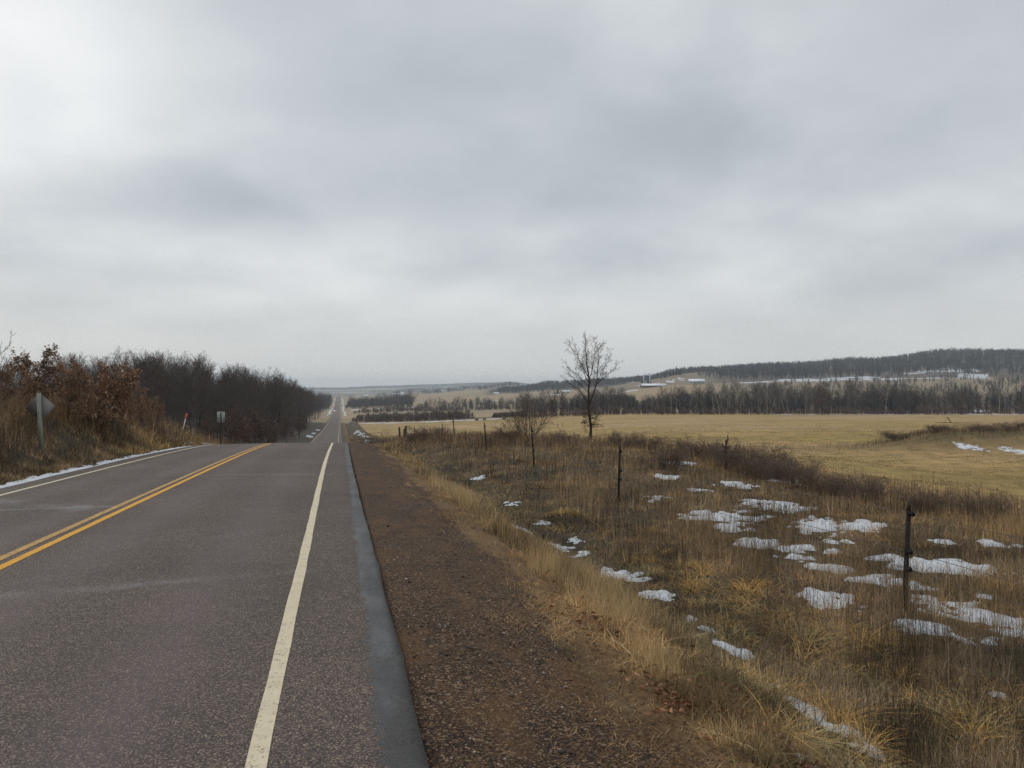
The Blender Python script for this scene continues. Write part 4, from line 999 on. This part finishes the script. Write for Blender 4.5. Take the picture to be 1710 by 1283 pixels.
far_snow(1080, 1150, 1060, 1210, .90, 305, 5, 12); far_snow(1060, 1075, 1060, 1130, .80, 306, 4, 10); far_snow(1015, 1066, 960, 985, .62, 307); far_snow(1500, 1640, 1130, 1210, .72, 308, 6, 10)
far_snow(600, 850, 402, 410, .5, 309, 20, 4, .2); far_snow(1290, 1520, 381, 386, .52, 310, 10, 2, .1); far_snow(1520, 1710, 383, 389, .58, 311, 10, 2, .1); far_snow(1510, 1660, 470, 500, .5, 312, 9, 8, .3)
far_snow(790, 830, 1010, 1040, .5, 313); far_snow(870, 935, 1090, 1130, .5, 314); far_snow(585, 700, 930, 950, .5, 315)
o = build("snow", np.concatenate(Vs), np.concatenate(Qs), M_SNOW, smooth=True); tag(o, "distant strips of snow along the field margins and the foot of the wooded hill", kind="stuff")

# ------------------------------------------------------------------ grass and weeds
def blades(base, h, w, az, lean, curl, colr, nseg=2):
    N = len(base); s = np.linspace(0, 1, nseg + 1)[None, :]; h = h[:, None]
    off = h * (lean[:, None] * s + curl[:, None] * s ** 2); z = h * (s - .45 * np.abs(curl[:, None]) * s ** 2)
    vr = fbm(base[:, 0] * 2.3, base[:, 1] * 2.3, 77, 2); vb = fbm(base[:, 0] * .7 + 9, base[:, 1] * .7, 78, 2); colr = colr * (.45 + 1.1 * sm(.28, .72, vr))[:, None] * (.6 + .8 * sm(.3, .7, vb))[:, None]
    colr = colr / np.maximum(1, colr.max(1, keepdims=True) / .52)
    cx_, sx_ = np.cos(az)[:, None], np.sin(az)[:, None]; P = np.stack([base[:, :1] + off * cx_, base[:, 1:2] + off * sx_, base[:, 2:3] + z], -1)
    wa = az + np.pi / 2 + rng.normal(0, .8, N); wd = np.stack([np.cos(wa), np.sin(wa), 0 * wa], -1)[:, None] * (w[:, None] * (1 - .85 * s ** 1.5))[..., None] * .5
    V = np.stack([P - wd, P + wd], 2).reshape(-1, 3); i = np.arange(N * (nseg + 1) * 2).reshape(N, nseg + 1, 2)
    Q = np.stack([i[:, :-1, 0], i[:, :-1, 1], i[:, 1:, 1], i[:, 1:, 0]], -1).reshape(-1, 4)
    return V, Q, np.repeat(colr, (nseg + 1) * 2, 0)


class Grass:
    def __init__(s): s.V, s.Q, s.C, s.b = [], [], [], 0
    def add(s, *a, **k):
        V, Q, C = blades(*a, **k); s.V.append(V); s.Q.append(Q + s.b); s.C.append(C); s.b += len(V)
    def build(s, name, mat, label):
        return tag(build(name, np.concatenate(s.V), np.concatenate(s.Q), mat, col=np.concatenate(s.C)), label, kind="stuff")


def scatter(n, dens, p0=-60, p1=1780, d0=2.0, d1=90., px_keep=None):
    D = np.exp(rng.uniform(math.log(d0), math.log(d1), n)); ppx = rng.uniform(p0, p1, n); X, Y = to_xy(ppx, D)
    k = rng.random(n) < dens(X, Y, D); return X[k], Y[k], D[k]


def base_of(X, Y): return np.stack([X, Y, T(X, Y) - .01], 1)
def wid(D, w0, k=.00042): return np.maximum(w0, k * D) * rng.uniform(.6, 1.4, len(D))
def pal(n, cols, v=.22, wts=None):
    v = v * 1.7; c = np.array(cols)[rng.choice(len(cols), n, p=wts)]; return c * np.exp(rng.normal(0, v, (n, 1)))
def bare(X, Y, k=.9):
    r_ = np.hypot(X, Y) + .1; tn = np.where(r_ < 7, -.25, .32); return 1 - k * ((snow_mask(X, Y) > tn) | (snow_mask(X + .2 * X / r_, Y + .2 * Y / r_) > tn + .1))
band = lambda x, a, b, c, d: sm(a, b, x) * (1 - sm(c, d, x))
TAN, BLOND, ORANGE, YEL = (.35, .24, .115), (.50, .37, .205), (.36, .18, .055), (.66, .41, .12)
DRAB, OLIVE, BROWN, DARK, PURP = (.175, .130, .068), (.155, .132, .055), (.25, .155, .078), (.060, .043, .027), (.180, .124, .090)
U = lambda n, a, b: rng.uniform(a, b, n)

G = Grass()
# thatch under everything
X, Y, D = scatter(170000, lambda X, Y, D: band(X, 1.9, 2.6, 15, 21) * bare(X, Y) * (.4 + .6 * sm(.36, .56, fbm(X * 1.6, Y * 1.6, 399))), p0=560); n = len(X); ns = fbm(X * .8, Y * .8, 401); nt = fbm(X * 2.2, Y * 2.2, 402)
c = lerp(pal(n, [DRAB, DARK, OLIVE]), pal(n, [TAN, ORANGE, BROWN]), sm(.42, .62, nt)[:, None])
G.add(base_of(X, Y), U(n, .05, .16) * (.7 + ns), wid(D, .006, .00055), U(n, 0, 6.28), U(n, .2, 1.3), U(n, .2, 1.6), c, nseg=3)
# flat orange and tan straw on the shoulder edge
X, Y, D = scatter(430000, lambda X, Y, D: band(X + .9 * (fbm(X * .9, Y * .5, 403) - .5), 1.15, 1.95, 2.5, 3.0) * (.25 + .75 * sm(.4, .6, fbm(X * 2, Y * .8, 404))), p0=560, d1=70); n = len(X)
G.add(base_of(X, Y) + [0, 0, .008], U(n, .012, .05) * np.clip(D / 7, .6, 1.2), wid(D, .0034), U(n, 0, 6.28), U(n, .8, 3.0), U(n, -.5, .6), pal(n, [(.25, .135, .05), (.27, .18, .085), (.17, .105, .05), (.14, .078, .034)], .28))
X, Y, D = scatter(60000, lambda X, Y, D: band(X, .45, .9, 1.6, 2.1) * sm(.5, .68, fbm(X * 1.4, Y * .7, 405)) * .8, p0=560, d1=40); n = len(X)
G.add(base_of(X, Y) + [0, 0, .008], U(n, .01, .03), wid(D, .0025), U(n, 0, 6.28), U(n, 1.5, 4), U(n, -.5, .6), pal(n, [(.22, .12, .045), (.17, .105, .05), (.12, .07, .034)], .25))
# pale standing grass beside the shoulder
X, Y, D = scatter(600000, lambda X, Y, D: band(X + .55 * (fbm(X * .6, Y * .45, 406) - .5), 2.1, 2.4, 2.85, 3.5) * (.12 + .88 * sm(.36, .58, fbm(X * .9, Y * .5, 407))) * sm(3.0, 6.5, D), p0=560, d1=110); n = len(X)
G.add(base_of(X, Y), U(n, .14, .36) * (.7 + .6 * fbm(X, Y * .6, 408)) * np.clip(D / 9.5, .35, 1), wid(D, .0036, .0004), U(n, 0, 6.28), U(n, -.05, .30), U(n, 0, .35), lerp(pal(n, [BLOND, TAN, (.30, .21, .11)], .2), pal(n, [BROWN, TAN, TAN], .2), np.maximum(sm(.58, .78, fbm(X * .7, Y * .3, 409)), 1 - sm(5, 8.5, D))[:, None] * np.where(D < 7, .9, 1)[:, None]))
# grey-green low weeds in the ditch
X, Y, D = scatter(150000, lambda X, Y, D: band(X, 2.6, 3.1, 4.6, 5.6) * bare(X, Y) * (.3 + .7 * sm(.4, .6, fbm(X * 1.2, Y * .9, 410))), p0=560); n = len(X)
G.add(base_of(X, Y), U(n, .08, .24), wid(D, .005, .0005), U(n, 0, 6.28), U(n, 0, .7), U(n, -.2, .6), pal(n, [OLIVE, DRAB, DARK, (.13, .115, .07), TAN], .25))
# tan grass among the snow beyond the fence
X, Y, D = scatter(190000, lambda X, Y, D: band(X, 5.5, 7.5, 14, 19) * bare(X, Y, .97) * (.15 + .85 * sm(.36, .56, fbm(X * .55, Y * .55, 411))), p0=560); n = len(X)
G.add(base_of(X, Y), U(n, .10, .36) * (.6 + .8 * fbm(X * .5, Y * .5, 412)), wid(D, .0046, .00048), U(n, 0, 6.28), U(n, -.1, .5), U(n, -.1, .5), lerp(pal(n, [TAN, BROWN, (.30, .19, .075)], .22), pal(n, [BROWN, DRAB, PURP], .22), sm(.4, .6, fbm(X * .35, Y * .35, 413))[:, None]))
# hayfield stubble tussocks
X, Y, D = scatter(230000, lambda X, Y, D: sm(14, 19, X) * sm(.35, .7, fbm(X * .45, Y * .45, 414)), p0=800, d0=16, d1=170); n = len(X)
G.add(base_of(X, Y), U(n, .03, .09), wid(D, .004, .0005), U(n, 0, 6.28), U(n, .2, 1.2), U(n, 0, .8), pal(n, [(.30, .21, .075), (.25, .19, .065), (.19, .15, .055), TAN], .2))
# verge beyond the crest, both sides
X, Y, D = scatter(60000, lambda X, Y, D: np.maximum(band(X, 1.5, 2.4, 8, 12), .0) * sm(50, 70, Y), p0=540, p1=800, d0=50, d1=260); n = len(X)
G.add(base_of(X, Y), U(n, .12, .4), wid(D, .005, .0005), U(n, 0, 6.28), U(n, 0, .5), U(n, 0, .5), pal(n, [TAN, BROWN, BLOND, DRAB], .2))
G.build("dry_grass", M_BLADE, "dry tan and brown grass of the verge, the ditch and the field edge")

# arching yellow tufts in the ditch
G = Grass(); rr = np.random.default_rng(12)
cl_px = [(1480, 1130), (1500, 1105), (1340, 1075), (1245, 990), (1100, 925), (1170, 960), (1060, 905), (1010, 890), (1330, 1235), (1290, 1225), (1430, 1195), (1650, 1210), (1690, 1190), (1440, 1125), (1130, 950), (1200, 1000), (960, 860), (990, 872), (1230, 1010), (1080, 940), (1150, 975), (930, 830), (900, 815), (1625, 1235), (1380, 1140), (1280, 1030), (1190, 930)]
C = [hit(a, b)[:2] for a, b in cl_px]
X, Y, D = scatter(420, lambda X, Y, D: band(X, 3.1, 3.7, 5.2, 6.6) * .55 + band(X, 6, 7, 10, 12) * .12, p0=700, d0=2.6, d1=45); C += list(zip(X, Y))
nC = len(C); k = rr.integers(50, 120, nC); cid = np.repeat(np.arange(nC), k); n = len(cid); C = np.array(C); rad_ = rr.uniform(.08, .24, nC)[cid]; a_ = rr.uniform(0, 6.28, n); q = np.sqrt(rr.random(n))
X = C[cid, 0] + np.cos(a_) * q * rad_; Y = C[cid, 1] + np.sin(a_) * q * rad_; D = X * SN + Y * CS
tint = np.where(rr.random(nC) < .62, 1, 0)[cid][:, None]; G.add(base_of(X, Y), rr.uniform(.10, .30, n) * rr.uniform(.6, 1.15, nC)[cid], wid(D, .0075, .0005), a_ + rr.normal(0, .5, n), rr.uniform(.1, .6, n), rr.uniform(.5, 2.0, n), tint * pal(n, [YEL, (.29, .17, .055), (.24, .13, .045)], .18) + (1 - tint) * pal(n, [OLIVE, TAN, DRAB], .2), nseg=4)
# matted curls between the tufts
X, Y, D = scatter(75000, lambda X, Y, D: band(X, 2.9, 3.6, 5.4, 6.8) * sm(.44, .60, fbm(X * 1.1, Y * .8, 460)) * bare(X, Y), p0=600, d1=60); n = len(X)
G.add(base_of(X, Y), U(n, .06, .18), wid(D, .0065, .0005), U(n, 0, 6.28), U(n, .2, 1.4), U(n, .6, 2.2), pal(n, [YEL, ORANGE, (.34, .21, .07), TAN, OLIVE], .22), nseg=4)
G.build("arching_grass", M_BLADE, "arching yellow and olive tufts of dead grass in the ditch")

# dead weed stems with side branches
def weeds(G, X, Y, D, h, c, nb=5, lean=.16, k=.0003, spread=(.3, 1.0)):
    n = len(X); base = base_of(X, Y); az = U(n, 0, 6.28); ln = U(n, 0, lean); w = wid(D, .0044, k * 1.25)
    G.add(base, h, w, az, ln, U(n, -.05, .1), c)
    m_ = rng.integers(1, nb + 1, n); i = np.repeat(np.arange(n), m_); s = U(len(i), .35, .95); off = h[i] * ln[i] * s
    b2 = base[i] + np.stack([off * np.cos(az[i]), off * np.sin(az[i]), h[i] * s], 1)
    G.add(b2, h[i] * U(len(i), .10, .32) * (1.25 - s), w[i] * .8, U(len(i), 0, 6.28), U(len(i), *spread), U(len(i), -.4, .1), c[i] * U(len(i), .8, 1.2)[:, None], nseg=1)
G = Grass()
X, Y, D = scatter(58000, lambda X, Y, D: band(X + 1.2 * (fbm(X * .4, Y * .3, 420) - .5), 4.3, 5.2, 7.6, 9.4) * sm(.36, .56, fbm(X * .9, Y * .6, 421)) * bare(X, Y, .85) * sm(2.5, 8, D), p0=600); n = len(X); hn = fbm(X * .5, Y * .4, 422)
weeds(G, X, Y, D, U(n, .25, .80) * (.45 + 1.1 * hn), lerp(pal(n, [BROWN, (.17, .115, .065), TAN], .2), pal(n, [PURP, DRAB, (.13, .10, .075)], .2), sm(.38, .6, fbm(X * .5, Y * .35, 423))[:, None]))
X, Y, D = scatter(30000, lambda X, Y, D: band(X, 3.3, 4.3, 9, 12) * (1 - sm(7, 10, D)) * bare(X, Y, .85) * sm(.35, .55, fbm(X * 1.3, Y * 1.3, 424)), p0=1100, d0=2.6, d1=10); n = len(X)
weeds(G, X, Y, D, U(n, .15, .42), pal(n, [PURP, DRAB, (.15, .115, .08), DARK], .25), 4, .4)
X, Y, D = scatter(80000, lambda X, Y, D: band(X - .10 * np.maximum(Y - 25, 0) * 0 + 2 * (fbm(X * .2, Y * .2, 425) - .5), 12.0, 14.5, 18.5, 20.5) * sm(.36, .56, fbm(X * .4, Y * .4, 426)) * bare(X, Y) * (1 - sm(45, 65, Y)), p0=600); n = len(X)
weeds(G, X, Y, D, U(n, .25, .72) * (.5 + fbm(X * .3, Y * .3, 427)), pal(n, [PURP, (.09, .062, .05), DRAB, BROWN], .22), 6)
# weeds thinning into the rest of the bank, and along the far fence
X, Y, D = scatter(60000, lambda X, Y, D: band(X, 4.5, 6, 14, 20) * sm(.48, .62, fbm(X * .5, Y * .5, 428)) * bare(X, Y, .95) * sm(8, 16, D), p0=560, d1=110); n = len(X)
weeds(G, X, Y, D, U(n, .2, .6) * (.6 + .7 * fbm(X * .3, Y * .3, 429)), pal(n, [PURP, BROWN, TAN, DRAB], .22), 4)
X, Y, D = scatter(26000, lambda X, Y, D: band(X, 4.5, 6.5, 12, 18) * sm(38, 50, D), p0=590, p1=1100, d0=36, d1=105); n = len(X)
weeds(G, X, Y, D, U(n, .25, .85) * (.5 + fbm(X * .2, Y * .2, 430)), pal(n, [PURP, BROWN, (.17, .12, .07)], .2), 5)
# mound top
mx, my = to_xy(1660, 66); n = 5000; X = mx + rng.normal(0, 5.5, n) * CS; Y = my + rng.normal(0, 1.6, n) - (X - mx) * SN / CS
weeds(G, X, Y, X * SN + Y * CS, U(n, .15, .5), pal(n, [PURP, (.12, .075, .045), DRAB], .2), 4)
# stems poking through the snow
X, Y, D = scatter(150000, lambda X, Y, D: (snow_mask(X, Y) > .1) * (X > 2) * .8, p0=700, d1=40); n = len(X)
G.add(base_of(X, Y), U(n, .04, .17), wid(D, .0035, .0004), U(n, 0, 6.28), U(n, 0, .7), U(n, 0, .6), pal(n, [DARK, PURP, DRAB, TAN], .25))
G.build("dead_weeds", M_WEED, "dead brown weed stems standing along the fence and the field edge")

# left bank
G = Grass()
lb = lambda X: -X
X, Y, D = scatter(300000, lambda X, Y, D: band(-X, 7.7, 8.3, 16, 22) * (.35 + .65 * sm(.35, .6, fbm(X * .8, Y * .5, 440))), p0=-80, p1=470, d0=11, d1=120); n = len(X); t_ = fbm(X * .45, Y * .25, 441); top = sm(8, 11, -X)
G.add(base_of(X, Y), U(n, .10, .34) * (.6 + .9 * t_) * (1 + 1.5 * top * sm(.3, .7, t_)), wid(D, .004, .00042), U(n, 0, 6.28), U(n, 0, .7), U(n, 0, .9), lerp(pal(n, [BROWN, DRAB, (.10, .066, .036)], .25), pal(n, [(.25, .165, .062), TAN, (.21, .125, .045)], .22), sm(.44, .64, t_ - .26 * (top - .35))[:, None]), nseg=3)
X, Y, D = scatter(90000, lambda X, Y, D: band(-X, 8.6, 10.5, 16, 22) * sm(.34, .54, fbm(X * .5, Y * .3, 442)), p0=-80, p1=420, d0=13, d1=95); n = len(X)
weeds(G, X, Y, D, U(n, .3, 1.0) * (.5 + fbm(X * .3, Y * .3, 443)), pal(n, [PURP, DARK, BROWN, (.12, .085, .055)], .25), 6)
G.build("bank_grass", M_BLADE, "long brown and golden grass and weeds on the left bank")

# ------------------------------------------------------------------ fallen leaves, straw and stones on the shoulder
X, Y, D = scatter(11000, lambda X, Y, D: band(X, 1.7, 2.1, 2.7, 3.6) * sm(.45, .62, fbm(X * 1.5, Y * 1.2, 450)), p0=900, d0=2.3, d1=9); c = base_of(X, Y) + np.stack([0 * X, 0 * X, U(len(X), .0, .10)], 1)
V, Q = leaves(c, .05, rng, True); tag(build("fallen_leaves", V, Q, M_LEAF2), "brown oak leaves caught in the grass at the shoulder edge", kind="stuff")
G = Grass(); X, Y, D = scatter(300, lambda X, Y, D: band(X, .5, .8, 2.6, 3.2) * .5, p0=600, d0=2.2, d1=16); n = len(X)
G.add(base_of(X, Y) + [0, 0, .02], U(n, .015, .035), wid(D, .003), U(n, 0, 6.28), U(n, 1, 4), U(n, -1, 1), pal(n, [(.42, .33, .19), BLOND], .2)); G.build("loose_straw", M_BLADE, "loose pale straw on the gravel shoulder")
X, Y, D = scatter(30000, lambda X, Y, D: band(X, RR, .55, 1.7, 2.4) * (.35 + .65 * sm(.4, .6, fbm(X * 2, Y, 451))), p0=560, d0=2.1, d1=16); n = len(X)
OC = np.array([(1, 0, 0), (-1, 0, 0), (0, 1, 0), (0, -1, 0), (0, 0, .7), (0, 0, -.7)]); OF = np.array([(0, 2, 4), (2, 1, 4), (1, 3, 4), (3, 0, 4), (2, 0, 5), (1, 2, 5), (3, 1, 5), (0, 3, 5)])
sz_ = np.exp(rng.normal(math.log(.0048), .5, n)) * (1 + .03 * D); V = OC[None] * sz_[:, None, None] * rng.uniform(.6, 1.3, (n, 6, 1)); a_ = U(n, 0, 6.28)
V = np.stack([V[..., 0] * np.cos(a_)[:, None] - V[..., 1] * np.sin(a_)[:, None], V[..., 0] * np.sin(a_)[:, None] + V[..., 1] * np.cos(a_)[:, None], V[..., 2]], -1) + (np.stack([X, Y, T(X, Y)], 1) + np.stack([0 * X, 0 * X, sz_ * .25], 1))[:, None]
o = build("gravel", V, (np.arange(n)[:, None, None] * 6 + OF).reshape(-1, 3), M_WEED, col=np.repeat(pal(n, [(.05, .038, .03), (.085, .062, .048), (.13, .10, .08), (.26, .22, .18), (.16, .09, .06)], .25, [.2, .3, .26, .12, .12]), 6, 0)); tag(o, "loose stones of the gravel shoulder", kind="stuff")

# ------------------------------------------------------------------ far woods (each reads as one mass)
def mini(seed, ns=46, thick=.011):
    rg = np.random.default_rng(seed); V, Q = [], []
    for a in range(2):
        an = a * 1.57 + .3; dx, dy = np.cos(an) * .012, np.sin(an) * .012
        V += [(-dx, -dy, 0), (dx, dy, 0), (dx * .3, dy * .3, .8), (-dx * .3, -dy * .3, .8)]; Q.append([a * 4 + i for i in range(4)])
    for k in range(ns):
        z0 = rg.uniform(.12, .75); an = rg.uniform(0, 6.28); ln = rg.uniform(.14, .42) * (1.25 - z0 * .55); up = rg.uniform(.5, 1.5); d = np.array([np.cos(an), np.sin(an), up]); d /= np.linalg.norm(d)
        b = np.array([np.cos(an + 2) * .07 * rg.random(), np.sin(an + 2) * .07 * rg.random(), z0]); e = b + d * ln; e[2] = min(e[2], 1.02); wv = np.array([-np.sin(an + .8), np.cos(an + .8), 0]) * thick
        i = len(V); V += [tuple(b - wv), tuple(b + wv), tuple(e + wv * .5), tuple(e - wv * .5)]; Q.append([i, i + 1, i + 2, i + 3])
    return np.array(V), np.array(Q)
MINI = [mini(600 + i) for i in range(6)]; MINIB = [mini(620 + i, 60, .014) for i in range(4)]
def wood(label, mat, n, p0, p1, d0, d1, h0, h1, keep=None, lib=MINI, wide=1.0, name="distant_woods", cap=None):
    ppx = rng.uniform(p0, p1, n); D = np.sqrt(rng.uniform(d0 ** 2, d1 ** 2, n)); X, Y = to_xy(ppx, D)
    if keep is not None: k = keep(ppx, D, X, Y); ppx, D, X, Y = ppx[k], D[k], X[k], Y[k]
    H = (1 if cap is None else 1) * lerp(h0, h1, np.clip(rng.random(len(X)) * .6 + 1.3 * (fbm(ppx / (9 + 2e4 / d0), D / (d0 * .03), 730) - .28), 0, 1.15)); Z = T(X, Y) - .3
    fr = (ppx - p0) / (p1 - p0); H = H * (.4 + .6 * sm(0, .10, np.minimum(fr, 1 - fr) + .03 * rng.random(len(X))))
    if cap: H = np.minimum(H, EYE - (np.array([cap(v) for v in ppx]) + 2 - HZ) * D / F - Z)
    Vs, Qs, b = [], [], 0; lab = rng.integers(0, len(lib), len(X)); a = rng.uniform(0, 6.28, len(X)); wd = H * rng.uniform(.8, 1.25, len(X)) * wide
    for j, (v, q) in enumerate(lib):
        m_ = lab == j
        if not m_.any(): continue
        c, s_ = np.cos(a[m_])[:, None], np.sin(a[m_])[:, None]; W2 = wd[m_][:, None]
        vv = np.stack([(v[:, 0] * c - v[:, 1] * s_) * W2 + X[m_][:, None], (v[:, 0] * s_ + v[:, 1] * c) * W2 + Y[m_][:, None], v[:, 2] * H[m_][:, None] + Z[m_][:, None]], -1).reshape(-1, 3)
        nn = m_.sum(); Vs.append(vv); Qs.append(((np.arange(nn) * len(v))[:, None, None] + q).reshape(-1, 4) + b); b += len(vv)
    return tag(build(name, np.concatenate(Vs), np.concatenate(Qs), mat), label, kind="stuff")
wood("dark bare wood covering the long hill at the right", M_FARW, 3600, 1165, 1800, 1050, 1760, 10, 16, lambda p, D, X, Y: (D > 1062 + np.clip(1260 - p, 0, 100) * 1.6) & ((rng.random(len(p)) < .75) | (D > 1150)))
wood("brushy woodland on the slope below the wooded hill", M_FARW, 700, 1200, 1800, 720, 1030, 4, 10, lambda p, D, X, Y: (fbm(p / 30, D / 60, 740) > .40) & (D < 1000 + 0 * p))
wood("bare wood along the centre ridge", M_FARW, 1700, 812, 1215, 1440, 1760, 10, 15, lambda p, D, X, Y: (D > 1440 + np.maximum(860 - p, 0) * 2.5) & (D < 1500 + (p - 800) * 4))
wood("tall dark wood right of the far road", M_FARW, 330, 577, 690, 1000, 1130, 8, 17)
wood("bare trees left of the far road", M_FARW, 230, 529, 561, 950, 1350, 12, 18, lambda p, D, X, Y: X < -14)
wood("loose hedgerow of bare trees across the valley fields", M_FARW, 240, 640, 905, 760, 850, 4, 12, lambda p, D, X, Y: (fbm(p / 16, p * 0, 700) > .42) | (rng.random(len(p)) < .25))
wood("low dark hedge across the valley fields", M_FARR, 330, 590, 900, 735, 775, 2, 7, lambda p, D, X, Y: fbm(p / 20, D / 30, 731) > .36, lib=MINIB, wide=1.5)
wood("purple-brown brush belt along the hayfield's left far edge", M_FARR, 520, 588, 792, 425, 475, 1.6, 5.8, lambda p, D, X, Y: fbm(p / 14, D / 30, 702) > .3, lib=MINIB, wide=1.3, name="distant_brush")
wood("low brush between the belt and the field wood", M_FARR, 170, 822, 880, 425, 450, 2.0, 3.6, lib=MINIB, wide=1.4, name="distant_brush")
wood("hedgerow trees on the far knolls of the valley", M_FARW, 520, 690, 885, 2150, 2700, 8, 15, lambda p, D, X, Y: fbm(p / 14, D / 260, 703) > .52)
wood("scattered hedgerow trees in the far valley", M_FARW, 1500, 575, 880, 2600, 4400, 9, 17, lambda p, D, X, Y: fbm(p / 20, D / 300, 704) > .55)
wood("far wooded skyline ridge", M_FARW, 2600, 430, 900, 5600, 6900, 10, 18, lib=MINIB, wide=2.2)
wood("bare trees deep in the field wood", M_FARW, 620, 872, 1790, 398, 470, 6.5, 14.5, lambda p, D, X, Y: ((p < 1530) | (rng.random(len(p)) < .55)), lib=[mini(640 + i, 90, .0065) for i in range(5)], cap=SKY_R)
wood("low dark brush at the foot of the field wood", M_FARR, 800, 872, 1790, 383, 420, 1.0, 5.5, None, lib=MINIB, wide=1.3, name="distant_brush")
wood("dark brush under the trees of the roadside wood", M_BRUSH, 1500, 330, 556, 70, 520, 1.0, 3.6, lambda p, D, X, Y: (X < -15 - .01 * D), lib=[mini(660 + i, 110, .006) for i in range(4)], wide=1.3, name="undergrowth")
wood("bare trees deep inside the roadside wood", M_TWIG, 420, 150, 556, 130, 620, 7, 13, lambda p, D, X, Y: (X < -24) & (X > -130), lib=[mini(670 + i, 110, .005) for i in range(4)], name="distant_woods")

# ------------------------------------------------------------------ haze: the damp winter air over the valley
mb = MB(); mb.box(-5200, 7400, -310, 9800, -60, 95); o = mb.build("haze", M_SNOW); m = bpy.data.materials.new("haze_air"); m.use_nodes = True; t = NT(m.node_tree)
for n_ in list(t.n): t.n.remove(n_)
v = t.new("ShaderNodeVolumePrincipled"); v.inputs["Color"].default_value = (.88, .95, 1.0, 1); v.inputs["Density"].default_value = 1.5e-4; v.inputs["Anisotropy"].default_value = 0.1
mo = t.new("ShaderNodeOutputMaterial"); t.l.new(v.outputs[0], mo.inputs["Volume"]); o.data.materials.clear(); o.data.materials.append(m)
tag(o, None, kind="stuff")
